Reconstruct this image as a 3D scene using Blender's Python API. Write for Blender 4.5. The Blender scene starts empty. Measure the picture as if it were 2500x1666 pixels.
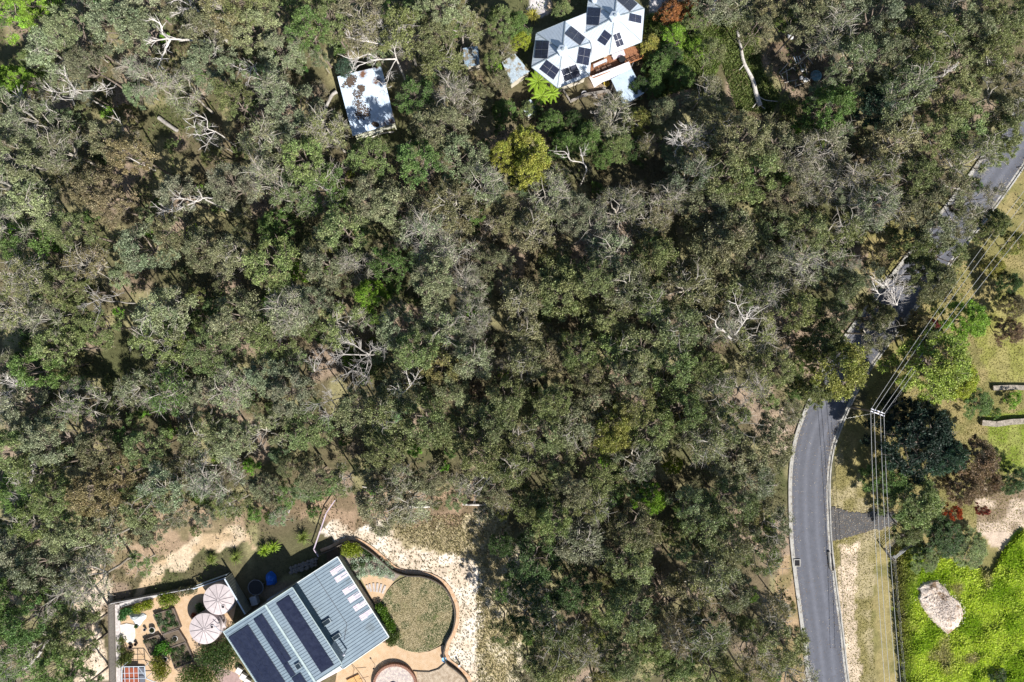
import bpy, math, random
import numpy as np
from mathutils import Vector, Matrix
random.seed(7); RNG = np.random.default_rng(7)
C = bpy.context.scene.collection
scene = bpy.context.scene
# ------------------------------------------------------------------ camera, sky, sun
H = 100.0                       # drone height, m; at ground level the frame is 150 m wide
S = 2500 / 150.0                # photo pixels per metre on the ground
cam = bpy.data.cameras.new('camera'); camo = bpy.data.objects.new('camera', cam); C.objects.link(camo)
cam.sensor_width = 36; cam.lens = 24; cam.clip_start = 1; cam.clip_end = 6000
camo.location = (0, 0, H); camo.rotation_euler = (0, 0, 0); scene.camera = camo
SUN_EL = math.radians(43); SX, SY = 0.56, -0.83          # direction towards the sun on the ground
w = bpy.data.worlds.new('World'); scene.world = w; w.use_nodes = True
nt = w.node_tree; bg = nt.nodes['Background']; sky = nt.nodes.new('ShaderNodeTexSky')
sky.sky_type = 'NISHITA'; sky.sun_disc = False; sky.sun_elevation = SUN_EL
sky.sun_rotation = math.atan2(SX, SY); sky.air_density = 1.0; sky.dust_density = 0.6
nt.links.new(sky.outputs[0], bg.inputs[0]); bg.inputs[1].default_value = 0.066
sl = bpy.data.lights.new('sun', 'SUN'); sl.energy = 4.8; sl.angle = math.radians(0.5); sl.color = (1, 0.955, 0.885)
so = bpy.data.objects.new('sun', sl); C.objects.link(so)
_l = math.hypot(SX, SY)
so.rotation_euler = Vector((SX/_l*math.cos(SUN_EL), SY/_l*math.cos(SUN_EL), math.sin(SUN_EL))).to_track_quat('Z', 'Y').to_euler()
so.location = (60, -90, 140)
scene.view_settings.view_transform = 'Standard'; scene.view_settings.look = 'None'
scene.view_settings.exposure = 0.93; scene.view_settings.gamma = 1
scene.cycles.max_bounces = 5; scene.cycles.diffuse_bounces = 2; scene.cycles.glossy_bounces = 2
scene.cycles.transmission_bounces = 3; scene.cycles.transparent_max_bounces = 6

# ------------------------------------------------------------------ measuring the photo
def P(px, py, z=0.0):           # the place at height z that the drone sees at this photo pixel
    k = (H - z) / H / S
    return Vector(((px - 1250) * k, (833 - py) * k, z))
def c1(x, y): return (1180 + x/4.612, y/4.612)
def c2(x, y): return (780 + x/6.533, 120 + y/6.533)
def c3(x, y): return (230 + x/4.062, 1280 + y/4.062)
def c4(x, y): return (540 + x/4.062, 1280 + y/4.062)
def c5(x, y): return (800 + x/3.862, 1260 + y/3.862)
def c6(x, y): return (1850 + x/3.92, 900 + y/3.92)
def c7(x, y): return (1850 + x/3.597, 1230 + y/3.597)
def c8(x, y): return (2050 + x/3.136, 250 + y/3.136)
def c9(x, y): return (2000 + x/2.85, 700 + y/2.85)
def q(x, y, ox, oy): return (ox + x/3.765, oy + y/3.765)

# ------------------------------------------------------------------ materials
_m = {}
def mat(name, col, rough=0.8, var=0.25, scale=2.0, fine=14.0, bump=0.0, col2=None, spec=0.3, metal=0.0, objcol=False, thresh=None, stain=None, stain_scale=0.5, stain_lo=0.55, streak=None):
    """colour broken up by two noises; col2 patches; stain = rust or dirt patches"""
    if name in _m: return _m[name]
    m = bpy.data.materials.new(name); m.use_nodes = True; n = m.node_tree; L = n.links
    b = n.nodes['Principled BSDF']; tc = n.nodes.new('ShaderNodeTexCoord')
    b.inputs['Roughness'].default_value = rough; b.inputs['Specular IOR Level'].default_value = spec; b.inputs['Metallic'].default_value = metal
    def noise(sc, det=4, rg=0.6):
        t = n.nodes.new('ShaderNodeTexNoise'); t.inputs['Scale'].default_value = sc; t.inputs['Detail'].default_value = det; t.inputs['Roughness'].default_value = rg
        L.new(tc.outputs['Object'], t.inputs['Vector']); return t
    n1 = noise(scale); n2 = noise(fine, 3, 0.7)
    base = n.nodes.new('ShaderNodeMix'); base.data_type = 'RGBA'
    c2_ = col2 if col2 else tuple(c*0.8 for c in col)
    base.inputs[6].default_value = (*col, 1); base.inputs[7].default_value = (*c2_, 1)
    mr = n.nodes.new('ShaderNodeMapRange'); mr.inputs[1].default_value = 0.38; mr.inputs[2].default_value = 0.62
    L.new(n1.outputs['Fac'], mr.inputs[0]); L.new(mr.outputs[0], base.inputs[0])
    last = base.outputs[2]
    if objcol:
        oi = n.nodes.new('ShaderNodeObjectInfo'); mu = n.nodes.new('ShaderNodeMix'); mu.data_type = 'RGBA'; mu.blend_type = 'MULTIPLY'; mu.inputs[0].default_value = 1
        L.new(last, mu.inputs[6]); L.new(oi.outputs['Color'], mu.inputs[7]); last = mu.outputs[2]
    if stain:
        ns = noise(stain_scale, 6, 0.65); ms = n.nodes.new('ShaderNodeMapRange'); ms.inputs[1].default_value = stain_lo; ms.inputs[2].default_value = stain_lo+0.07
        L.new(ns.outputs['Fac'], ms.inputs[0]); mx = n.nodes.new('ShaderNodeMix'); mx.data_type = 'RGBA'
        L.new(ms.outputs[0], mx.inputs[0]); L.new(last, mx.inputs[6]); mx.inputs[7].default_value = (*stain, 1); last = mx.outputs[2]
    vm = n.nodes.new('ShaderNodeMapRange'); vm.inputs[1].default_value = 0.3; vm.inputs[2].default_value = 0.7
    vm.inputs[3].default_value = 1-var; vm.inputs[4].default_value = 1+var
    L.new(n2.outputs['Fac'], vm.inputs[0])
    sc = n.nodes.new('ShaderNodeVectorMath'); sc.operation = 'SCALE'
    L.new(last, sc.inputs[0]); L.new(vm.outputs[0], sc.inputs['Scale']); L.new(sc.outputs[0], b.inputs['Base Color'])
    if bump:
        bp = n.nodes.new('ShaderNodeBump'); bp.inputs['Strength'].default_value = 1; bp.inputs['Distance'].default_value = bump
        L.new(n2.outputs['Fac'], bp.inputs['Height']); L.new(bp.outputs[0], b.inputs['Normal'])
    _m[name] = m; return m

def leaf_mat(name, trans=0.3, var=0.55):
    """leaves: the object colour, lighter and darker by leaf and by clump"""
    m = bpy.data.materials.new(name); m.use_nodes = True; n = m.node_tree; L = n.links
    b = n.nodes['Principled BSDF']; b.inputs['Roughness'].default_value = 0.5; b.inputs['Specular IOR Level'].default_value = 0.25
    oi = n.nodes.new('ShaderNodeObjectInfo'); at = n.nodes.new('ShaderNodeAttribute'); at.attribute_name = 'leaf'
    sc = n.nodes.new('ShaderNodeVectorMath'); sc.operation = 'MULTIPLY'
    L.new(oi.outputs['Color'], sc.inputs[0]); L.new(at.outputs['Color'], sc.inputs[1]); L.new(sc.outputs[0], b.inputs['Base Color'])
    t = n.nodes.new('ShaderNodeBsdfTranslucent'); g = n.nodes.new('ShaderNodeVectorMath'); g.operation = 'MULTIPLY'; g.inputs[1].default_value = (1.1, 1.25, 0.6)
    L.new(sc.outputs[0], g.inputs[0]); L.new(g.outputs[0], t.inputs['Color'])
    mx = n.nodes.new('ShaderNodeMixShader'); mx.inputs[0].default_value = trans
    L.new(b.outputs[0], mx.inputs[1]); L.new(t.outputs[0], mx.inputs[2]); L.new(mx.outputs[0], n.nodes['Material Output'].inputs[0])
    return m

# ------------------------------------------------------------------ mesh building
class MB:
    def __init__(s): s.v = []; s.f = []; s.mi = []; s.cur = 0
    def face(s, pts):
        b = len(s.v); s.v += [tuple(p) for p in pts]; s.f.append(tuple(range(b, b+len(pts)))); s.mi.append(s.cur)
    def prism(s, pts, zd, down=None):   # pts: top polygon (any plane), extruded by vector zd
        d = Vector(zd) if not isinstance(zd, (int, float)) else Vector((0, 0, -zd))
        a = [Vector(p) for p in pts]; n = Vector((0,0,0))
        for i in range(len(a)): n += (a[i]-a[0]).cross(a[(i+1) % len(a)]-a[0])
        if n.dot(d) > 0: a.reverse()
        b = len(s.v); k = len(a); s.v += [tuple(p) for p in a] + [tuple(p+d) for p in a]
        s.f.append(tuple(range(b, b+k))); s.f.append(tuple(range(b+2*k-1, b+k-1, -1))); s.mi += [s.cur]*2
        for i in range(k):
            j = (i+1) % k; s.f.append((b+j, b+i, b+k+i, b+k+j)); s.mi.append(s.cur)
    def box(s, c, size, rz=0.0, axes=None):
        c = Vector(c)
        if axes is None:
            ax = Vector((math.cos(rz), math.sin(rz), 0)); ay = Vector((-math.sin(rz), math.cos(rz), 0)); az = Vector((0,0,1))
        else: ax, ay, az = axes
        hx, hy, hz = (ax*size[0]/2, ay*size[1]/2, az*size[2]/2)
        s.prism([c-hx-hy+hz, c+hx-hy+hz, c+hx+hy+hz, c-hx+hy+hz], -hz*2)
    def bar(s, p0, p1, w, h):           # a straight rectangular bar
        p0, p1 = Vector(p0), Vector(p1); d = p1-p0; L = d.length
        if L < 1e-6: return
        d.normalize(); up = Vector((0,0,1)) if abs(d.z) < 0.95 else Vector((1,0,0))
        sx = d.cross(up).normalized(); az = sx.cross(d)
        s.box((p0+p1)/2, (L, w, h), axes=(d, sx, az))
    def path(s, pts, rad, n=6, cap=True):
        pts = [Vector(p) for p in pts]; rings = []
        for i, p in enumerate(pts):
            d = (pts[min(i+1, len(pts)-1)] - pts[max(i-1, 0)])
            d = d.normalized() if d.length > 1e-6 else Vector((0,0,1))
            a = d.cross(Vector((0.3, 0.2, 1)) if abs(d.z) < 0.9 else Vector((1, 0.1, 0))).normalized(); b_ = d.cross(a)
            r = rad[i] if isinstance(rad, (list, tuple)) else rad
            base = len(s.v)
            for k in range(n):
                t = 2*math.pi*k/n; s.v.append(tuple(p + a*(r*math.cos(t)) + b_*(r*math.sin(t))))
            rings.append(base)
        for i in range(len(rings)-1):
            for k in range(n):
                s.f.append((rings[i]+k, rings[i]+(k+1) % n, rings[i+1]+(k+1) % n, rings[i+1]+k)); s.mi.append(s.cur)
        if cap:
            s.f.append(tuple(rings[0]+k for k in range(n-1, -1, -1))); s.f.append(tuple(rings[-1]+k for k in range(n))); s.mi += [s.cur]*2
    def lathe(s, c, prof, n=24):        # prof: (r, z) from bottom up
        c = Vector(c); rings = []
        for r, z in prof:
            rings.append(len(s.v))
            for k in range(n):
                t = 2*math.pi*k/n; s.v.append((c.x+r*math.cos(t), c.y+r*math.sin(t), c.z+z))
        for i in range(len(rings)-1):
            for k in range(n):
                s.f.append((rings[i]+k, rings[i]+(k+1) % n, rings[i+1]+(k+1) % n, rings[i+1]+k)); s.mi.append(s.cur)
        s.f.append(tuple(rings[-1]+k for k in range(n))); s.f.append(tuple(rings[0]+k for k in range(n-1,-1,-1))); s.mi += [s.cur]*2
    def build(s, name, mats, parent=None, origin=None, smooth=False):
        if not isinstance(mats, (list, tuple)): mats = [mats]
        v = np.array(s.v, dtype=float).reshape(-1, 3)
        if parent is not None: org = np.array(parent['_org'])
        elif origin is not None: org = np.array(origin, dtype=float)
        else: org = np.array([(v[:,0].min()+v[:,0].max())/2, (v[:,1].min()+v[:,1].max())/2, v[:,2].min()])
        me = bpy.data.meshes.new(name); me.from_pydata((v-org).tolist(), [], s.f)
        for m in mats: me.materials.append(m)
        me.polygons.foreach_set('material_index', s.mi)
        if smooth: me.polygons.foreach_set('use_smooth', [True]*len(s.f))
        me.update(); o = bpy.data.objects.new(name, me); C.objects.link(o)
        if parent is not None: o.parent = parent
        else: o.location = org
        o['_org'] = tuple(float(x) for x in org); return o

def quads(name, V, F, mats, attr=None):   # fast mesh from numpy arrays of quads
    me = bpy.data.meshes.new(name); me.vertices.add(len(V)); me.vertices.foreach_set('co', V.astype(np.float32).ravel())
    me.loops.add(F.size); me.loops.foreach_set('vertex_index', F.astype(np.int32).ravel())
    me.polygons.add(len(F)); me.polygons.foreach_set('loop_start', np.arange(0, F.size, F.shape[1], dtype=np.int32))
    me.polygons.foreach_set('loop_total', np.full(len(F), F.shape[1], dtype=np.int32))
    for m in mats: me.materials.append(m)
    if attr is not None:
        nm, dat = attr; a = me.color_attributes.new(nm, 'FLOAT_COLOR', 'POINT')
        a.data.foreach_set('color', np.concatenate([dat, np.ones((len(dat), 1))], 1).astype(np.float32).ravel())
    me.update(calc_edges=True); return me

def tag(o, label=None, cat=None, group=None, kind=None):
    if label: o['label'] = label
    if cat: o['category'] = cat
    if group: o['group'] = group
    if kind: o['kind'] = kind
    return o
def thing(name, label, cat, loc, group=None):
    o = bpy.data.objects.new(name, None); C.objects.link(o); o.location = loc; o.empty_display_size = 0.2
    o['_org'] = tuple(float(x) for x in loc); return tag(o, label, cat, group)
def inside(poly, x, y):
    c = False; j = len(poly)-1
    for i in range(len(poly)):
        xi, yi = poly[i]; xj, yj = poly[j]
        if (yi > y) != (yj > y) and x < (xj-xi)*(y-yi)/(yj-yi)+xi: c = not c
        j = i
    return c
def inside_np(poly, X, Y):
    c = np.zeros(X.shape, bool); j = len(poly)-1
    for i in range(len(poly)):
        xi, yi = poly[i]; xj, yj = poly[j]
        if yi != yj: c ^= ((yi > Y) != (yj > Y)) & (X < (xj-xi)*(Y-yi)/(yj-yi)+xi)
        j = i
    return c
def spline(pts, n=8):           # Catmull-Rom through the points
    out = []; p = [np.array(a, float) for a in pts]
    for i in range(len(p)-1):
        p0 = p[max(i-1, 0)]; p1 = p[i]; p2 = p[i+1]; p3 = p[min(i+2, len(p)-1)]
        for k in range(n):
            t = k/n; out.append(tuple(0.5*((2*p1)+(p2-p0)*t+(2*p0-5*p1+4*p2-p3)*t*t+(3*p1-p0-3*p2+p3)*t**3)))
    out.append(tuple(p[-1])); return out
def sheet(name, pxpoly, z, m, kind='structure', label=None, cat=None, step=None):
    b = MB(); b.face([P(x, y)+Vector((0,0,z)) for x, y in pxpoly]); 
    o = b.build(name, m); 
    # make sure it faces up
    if o.data.polygons[0].normal.z < 0: o.data.flip_normals()
    return tag(o, label, cat, kind=kind)
def rough_edge(poly, amp=4, step=14, seed=1):
    r = random.Random(seed); out = []
    for i in range(len(poly)):
        a = poly[i]; b = poly[(i+1) % len(poly)]; L = math.hypot(b[0]-a[0], b[1]-a[1]); k = max(1, int(L/step))
        for j in range(k):
            t = j/k; out.append((a[0]+(b[0]-a[0])*t+r.uniform(-amp, amp), a[1]+(b[1]-a[1])*t+r.uniform(-amp, amp)))
    return out

# ------------------------------------------------------------------ outlines used by ground and trees (photo pixels)
ROADC = [(2040,1760),(2022,1665),(2010,1563),(1999,1480),(1988,1397),(1979,1313),(1976,1230),(1977,1155),(1986,1091),(2001,1043),(2030,972),(2066,902),(2110,838),(2162,768),(2228,685),(2296,598),(2374,498),(2445,400),(2500,315),(2580,195),(2680,40)]
roadS = spline(ROADC, 6)
def offs(line, d):
    out = []
    for i, p in enumerate(line):
        a = np.array(line[max(i-1,0)]); b = np.array(line[min(i+1,len(line)-1)]); t = b-a; t = t/np.linalg.norm(t)
        out.append((p[0]-t[1]*d, p[1]+t[0]*d))     # +d: right-hand side when y grows downwards and the line runs up the page
    return out
EDGE = 42
roadR = offs(roadS, EDGE); roadL = offs(roadS, -EDGE)
PADDOCK = [(2500,1290),(2500,1700),(2205,1700),(2190,1550),(2183,1430),(2176,1360),(2195,1320),(2215,1310),(2260,1345),(2330,1370),(2420,1400),(2450,1340)]
VERGE = [c6(840,520),c6(760,800),c6(710,1150),c6(700,1330),c7(640,330),c7(650,560),c7(700,850),c7(760,1250),c7(800,1600),c7(1040,1600),c7(1020,1100),c7(1010,700),c7(1060,430),c7(1190,260),c6(1330,1400),c6(1130,1300),c6(1000,1100),c6(880,900),c6(900,600)]
DRIVE = [c7(641,20),c7(700,40),c7(760,62),c7(850,82),c7(930,78),c7(1000,68),c7(1060,84),c7(1120,70),c7(1170,66),c7(1225,100),c7(1230,170),c7(1180,200),c7(1080,222),c7(980,240),c7(860,272),c7(780,300),c7(700,322),c7(641,330)]
SAND = [c4(940,120),c4(1000,30),c4(1200,-40),c4(1420,-60),c5(560,60),c5(900,0),c5(1300,-40),c5(1500,80),c5(1530,420),c5(1480,700),c5(1520,1000),c5(1450,1250),c5(1560,1400),c5(1600,1600),c5(1320,1600),c5(1230,1455),c5(1130,1370),c5(1110,1290),c5(1130,1190),c5(1190,1080),c5(1215,960),c5(1205,850),c5(1160,750),c5(1090,650),c5(1000,590),c5(880,555),c5(760,545),c5(640,510),c5(540,420),c5(440,330),c5(330,260),c5(230,225),c5(60,270)]
SANDP = [(430,1310),(500,1290),(600,1310),(640,1330),(560,1352),(470,1380),(400,1400),(340,1440),(300,1440),(330,1390),(400,1350)]
SANDL = [(215,1385),(250,1390),(262,1450),(245,1520),(262,1600),(272,1680),(150,1680),(170,1600),(200,1540),(190,1460),(225,1430),(180,1400)]
GARDEN = [c3(185,760),c3(1010,595),c3(1290,525),c3(1500,880),c3(1290,1070),c3(1700,1700),c3(180,1700)]
ARC = [c5(-60,345),c5(40,305),c5(130,258),c5(230,232),c5(330,270),c5(440,345),c5(550,440),c5(640,513),c5(760,548),c5(890,556),c5(1000,590),c5(1100,655),c5(1160,745),c5(1200,850),c5(1207,960),c5(1180,1080),c5(1125,1185),c5(1103,1290),c5(1130,1370),c5(1220,1440),c5(1310,1530),c5(1340,1640)]
BANK = [c5(1560,-100),c5(1700,0),c5(1780,300),c5(1800,900),c5(1790,1600),c5(1420,1600),c5(1400,1000),c5(1420,500),c5(1360,0)]
CLEAR = [(1790,80),(1760,150),(1800,270),(1880,275),(1905,235),(1860,170),(1845,60),(1810,20),(1770,0),(1740,0),(1730,60)]
MO = [c7(x, y) for x, y in [(1395,740),(1440,690),(1500,668),(1580,665),(1625,710),(1665,760),(1690,815),(1730,825),(1775,870),(1795,960),(1780,1020),(1750,1080),(1700,1120),(1660,1150),(1600,1105),(1555,1060),(1480,975),(1430,900),(1400,820)]]
# ------------------------------------------------------------------ GROUND: one sheet to the horizon; zones are soil, sand, grass tints per vertex
def vnoise(X, Y, sc, seed):
    r = np.random.default_rng(seed); G = r.random((257, 257)); x = X/sc+100; y = Y/sc+100
    xi = np.floor(x).astype(int); yi = np.floor(y).astype(int); fx = x-xi; fy = y-yi; fx = fx*fx*(3-2*fx); fy = fy*fy*(3-2*fy)
    g = lambda a, b: G[a % 257, b % 257]
    return (g(xi,yi)*(1-fx)+g(xi+1,yi)*fx)*(1-fy)+(g(xi,yi+1)*(1-fx)+g(xi+1,yi+1)*fx)*fy
xs = np.concatenate([[-3000,-1200,-500,-220,-130], np.arange(-90, 90.01, 0.4), [130,220,500,1200,3000]])
ys = np.concatenate([[-3000,-1200,-500,-200,-100], np.arange(-62, 62.01, 0.4), [100,200,500,1200,3000]])
GX, GY = np.meshgrid(xs, ys); PXg = GX*S+1250; PYg = 833-GY*S
wx = (vnoise(GX, GY, 1.3, 1)-.5)*26 + (vnoise(GX, GY, 4.5, 2)-.5)*34; wy = (vnoise(GX, GY, 1.3, 3)-.5)*26 + (vnoise(GX, GY, 4.5, 4)-.5)*34
WX, WY = PXg+wx, PYg+wy
col = np.zeros(GX.shape+(3,)); n1 = vnoise(GX, GY, 5, 5)[..., None]; n2 = vnoise(GX, GY, 1.6, 6)[..., None]
litter = np.array([.135,.105,.068]); olive = np.array([.075,.082,.035]); dry = np.array([.22,.20,.105]); pink = np.array([.25,.19,.14])
col[:] = litter*(1-n1)+olive*n1
def sm(x, a, b): t = np.clip((x-a)/(b-a), 0, 1); return t*t*(3-2*t)
t = sm(vnoise(GX, GY, 3.2, 8), .6, .8)[..., None]; col[:] = col*(1-t)+dry*t
t = sm(vnoise(GX, GY, 4.1, 9), .68, .85)[..., None]; col[:] = col*(1-t)+pink*t
def zone(poly, c, warp=1.0, mixn=None, c_2=None):
    m = inside_np(poly, PXg+wx*warp, PYg+wy*warp).astype(float)[..., None]
    cc = np.array(c) if c_2 is None else np.array(c)*(1-mixn)+np.array(c_2)*mixn
    col[:] = col*(1-m)+cc*m
s1 = sm(n2, .35, .65)
grassR = [(2090,560),(2500,380),(2560,1760),(2090,1700),(2040,1300),(2040,1060),(2110,940),(2200,820)]
zone(grassR, (.17,.155,.06), 1, s1, (.24,.20,.09))
zone([(2370,760),(2500,700),(2560,980),(2420,930),(2390,850)], (.20,.20,.055), .5, s1, (.26,.235,.09))
zone([(2400,1010),(2560,1000),(2560,1160),(2420,1150)], (.15,.19,.03), .5, s1, (.21,.23,.06))
zone([(2380,1180),(2560,1180),(2560,1330),(2440,1340),(2380,1290)], (.20,.15,.10), 1, s1, (.45,.36,.28))
zone(PADDOCK, (.20,.30,.02), .5, s1, (.30,.38,.05))
zone(VERGE, (.30,.255,.15), .5, s1, (.19,.165,.07))
zone([c7(700,330),c7(880,330),c7(860,600),c7(870,900),c7(890,1200),c7(900,1640),c7(800,1640),c7(740,1100),c7(700,700)], (.52,.42,.32), .6, s1, (.42,.34,.25))
zone(SAND, (.52,.43,.33), .8, s1, (.64,.57,.48))
zone(BANK, (.54,.47,.35), 1.2, s1, (.36,.30,.18))
zone([c5(560,60),c5(900,0),c5(1380,-20),c5(1420,200),c5(1440,420),c5(1200,370),c5(1000,330),c5(800,270),c5(620,230)], (.30,.25,.15), 1, s1, (.45,.38,.26))
zone(SANDP, (.48,.39,.28), 1.3, s1, (.40,.30,.19)); zone(SANDL, (.58,.48,.38), 1.1, s1, (.50,.40,.30))
zone([(280,1230),(760,1160),(980,1150),(1000,1240),(780,1300),(600,1330),(300,1390)], (.26,.19,.125), 1.2, s1, (.17,.13,.08)) if False else None
zone([(260,1240),(600,1210),(620,1290),(300,1400),(262,1390)], (.30,.22,.15), 1.3, s1, (.17,.14,.08))
zone([(630,1230),(1000,1200),(1250,1180),(1200,1260),(800,1290)], (.28,.20,.135), 1.2, s1, (.16,.12,.075))
zone(CLEAR, (.11,.13,.04), .8, s1, (.19,.17,.085))
zone([(1580,20),(1700,0),(1790,0),(1790,70),(1740,200),(1600,240),(1570,150)], (.085,.14,.025), .8, s1, (.15,.17,.05))
zone([(1290,-20),(1340,-20),(1350,30),(1320,45),(1290,30)], (.5,.47,.46), .4, s1, (.35,.33,.33))
zone([(1330,-20),(1348,-20),(1350,30),(1336,32)], (.5,.38,.27), .2)
zone([(1580,-20),(1680,-20),(1640,15),(1590,30)], (.45,.43,.43), .6, s1, (.25,.24,.24))
zone([(1880,100),(1990,90),(2060,160),(2040,230),(1960,250),(1900,200)], (.11,.09,.06), 1, s1, (.18,.13,.09))
zone([(2190,690),(2250,600),(2350,440),(2380,470),(2300,560),(2230,660)], (.42,.33,.24), .8, s1, (.24,.19,.11))
zone([(1870,1020),(1930,1000),(1940,1060),(1905,1120),(1860,1070)], (.45,.36,.29), 1, s1, (.30,.23,.16))
zone([(1900,1370),(1940,1340),(1960,1500),(1980,1700),(1900,1700),(1880,1500)], (.32,.23,.14), 1, s1, (.20,.16,.08))
near = (np.abs(GX) < 91) & (np.abs(GY) < 63); col[(np.abs(GX) > 85) | (np.abs(GY) > 58)] = (.095,.10,.05)
Z = (vnoise(GX, GY, 2.2, 11)-.5)*.16 + (vnoise(GX, GY, .8, 12)-.5)*.06 - 0.09
pad = inside_np(PADDOCK, PXg, PYg); Z += pad*(vnoise(GX*.6+GY*.35, GY-GX*.25, 1.25, 13)**1.5*.6+vnoise(GX, GY, .9, 14)*.2)
calm = inside_np(roadL+roadR[::-1], PXg, PYg)
for p in (GARDEN, ARC+[c5(-60,1640)], DRIVE, MO): calm |= inside_np(p, PXg, PYg)
k = calm.astype(float)
for _ in range(6):
    kk = k.copy(); kk[1:] = np.maximum(kk[1:], k[:-1]-.15); kk[:-1] = np.maximum(kk[:-1], k[1:]-.15); kk[:,1:] = np.maximum(kk[:,1:], k[:,:-1]-.15); kk[:,:-1] = np.maximum(kk[:,:-1], k[:,1:]-.15); k = kk
Z = Z*(1-k) - .05*k; Z[~near] = -.1
Z = np.minimum(Z, np.where(pad, 1.1, -.012))
nx, ny = len(xs), len(ys); V = np.stack([GX, GY, Z], -1).reshape(-1, 3)
I = np.arange(nx*ny).reshape(ny, nx); F = np.stack([I[:-1,:-1], I[:-1,1:], I[1:,1:], I[1:,:-1]], -1).reshape(-1, 4)
def gz(X, Y):
    fx = np.interp(X, xs, np.arange(nx)); fy = np.interp(Y, ys, np.arange(ny)); i = np.clip(fx.astype(int), 0, nx-2); j = np.clip(fy.astype(int), 0, ny-2); a = fx-i; b_ = fy-j
    return (Z[j,i]*(1-a)+Z[j,i+1]*a)*(1-b_)+(Z[j+1,i]*(1-a)+Z[j+1,i+1]*a)*b_
def soil_mat(name, bd, bands):
  gm = bpy.data.materials.new(name); gm.use_nodes = True; n = gm.node_tree; L = n.links; b = n.nodes['Principled BSDF']; b.inputs['Roughness'].default_value = .95; b.inputs['Specular IOR Level'].default_value = .1
  at = n.nodes.new('ShaderNodeAttribute'); at.attribute_name = 'soil'; tc = n.nodes.new('ShaderNodeTexCoord'); fac = None
  for sc, lo, hi in bands:
    t = n.nodes.new('ShaderNodeTexNoise'); t.inputs['Scale'].default_value = sc; t.inputs['Detail'].default_value = 5; t.inputs['Roughness'].default_value = .7; L.new(tc.outputs['Object'], t.inputs['Vector'])
    mr = n.nodes.new('ShaderNodeMapRange'); mr.inputs[1].default_value = .35; mr.inputs[2].default_value = .65; mr.inputs[3].default_value = lo; mr.inputs[4].default_value = hi; L.new(t.outputs['Fac'], mr.inputs[0])
    if fac is None: fac = mr.outputs[0]; bpn = t
    else:
        mu = n.nodes.new('ShaderNodeMath'); mu.operation = 'MULTIPLY'; L.new(fac, mu.inputs[0]); L.new(mr.outputs[0], mu.inputs[1]); fac = mu.outputs[0]
  sc_ = n.nodes.new('ShaderNodeVectorMath'); sc_.operation = 'SCALE'; L.new(at.outputs['Color'], sc_.inputs[0]); L.new(fac, sc_.inputs['Scale']); L.new(sc_.outputs[0], b.inputs['Base Color'])
  bp = n.nodes.new('ShaderNodeBump'); bp.inputs['Distance'].default_value = bd; L.new(bpn.outputs['Fac'], bp.inputs['Height']); L.new(bp.outputs[0], b.inputs['Normal'])
  return gm
gm = soil_mat('forest_soil', .05, ((9, .7, 1.28), (.9, .85, 1.15), (2.6, .86, 1.14)))
me = quads('ground', V, F, [gm], ('soil', col.reshape(-1, 3))); ground = bpy.data.objects.new('ground', me); C.objects.link(ground); tag(ground, kind='structure')

# ------------------------------------------------------------------ ROAD
def strip(name, A, B_, z, m, thick=None, kind='structure', zb=None):
    b = MB()
    for i in range(len(A)-1):
        p = [P(*A[i]), P(*B_[i]), P(*B_[i+1]), P(*A[i+1])]
        for v in p: v.z = z
        if thick: 
            pass
        b.face(p)
    if thick:
        for line in (A, B_):
            for i in range(len(line)-1):
                a = P(*line[i]); c = P(*line[i+1]); b.face([(a.x,a.y,z),(c.x,c.y,z),(c.x,c.y,z-thick),(a.x,a.y,z-thick)])
        for i in (0, len(A)-1):
            a = P(*A[i]); c = P(*B_[i]); b.face([(a.x,a.y,z),(c.x,c.y,z),(c.x,c.y,z-thick),(a.x,a.y,z-thick)])
    o = b.build(name, m); return tag(o, kind=kind)
asph = mat('asphalt', (.125,.125,.135), .85, .16, .7, 22, bump=.004, col2=(.10,.10,.112))
asph2 = mat('dark_asphalt', (.082,.08,.082), .9, .25, .9, 12, bump=.01, col2=(.06,.06,.062), stain=(.3,.24,.18), stain_scale=.9, stain_lo=.64)
conc = mat('kerb_concrete', (.36,.35,.325), .85, .25, 1.2, 9, col2=(.27,.26,.24), bump=.004, stain=(.20,.165,.12), stain_scale=.6, stain_lo=.6)
K_ = 33; prof = []      # the road: darker seal, paler where wheels polish it, one mesh with a soft profile
for t in np.linspace(-1, 1, K_): prof.append(.104+.03*math.exp(-((t+.22)/.13)**2)+.026*math.exp(-((t-.42)/.13)**2)+.016*math.exp(-((t+.72)/.1)**2)-.012*math.exp(-((t-.85)/.12)**2))
RV = []; RC = []
for i in range(len(roadS)):
    for t, pr_ in zip(np.linspace(-1, 1, K_), prof):
        x, y = roadL[i][0]+(roadR[i][0]-roadL[i][0])*(t+1)/2, roadL[i][1]+(roadR[i][1]-roadL[i][1])*(t+1)/2; p = P(x, y); RV.append((p.x, p.y, .004+.03*(1-t*t))); RC.append((pr_*.95, pr_*.99, pr_*1.17))
I_ = np.arange(len(roadS)*K_).reshape(-1, K_); RF = np.stack([I_[:-1,:-1], I_[:-1,1:], I_[1:,1:], I_[1:,:-1]], -1).reshape(-1, 4)
ro = bpy.data.objects.new('road', quads('road', np.array(RV), RF, [soil_mat('road_seal', .004, ((24, .84, 1.16), (1.1, .92, 1.08), (5, .95, 1.05)))], ('soil', np.array(RC)))); C.objects.link(ro); tag(ro, kind='structure')
if ro.data.polygons[0].normal.z < 0: ro.data.flip_normals()
strip('gutter', offs(roadS, -EDGE+0.0), offs(roadS, -EDGE-6), .02, conc, .1); strip('kerb', offs(roadS, -EDGE-6), offs(roadS, -EDGE-9.5), .13, conc, .2)
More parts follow.
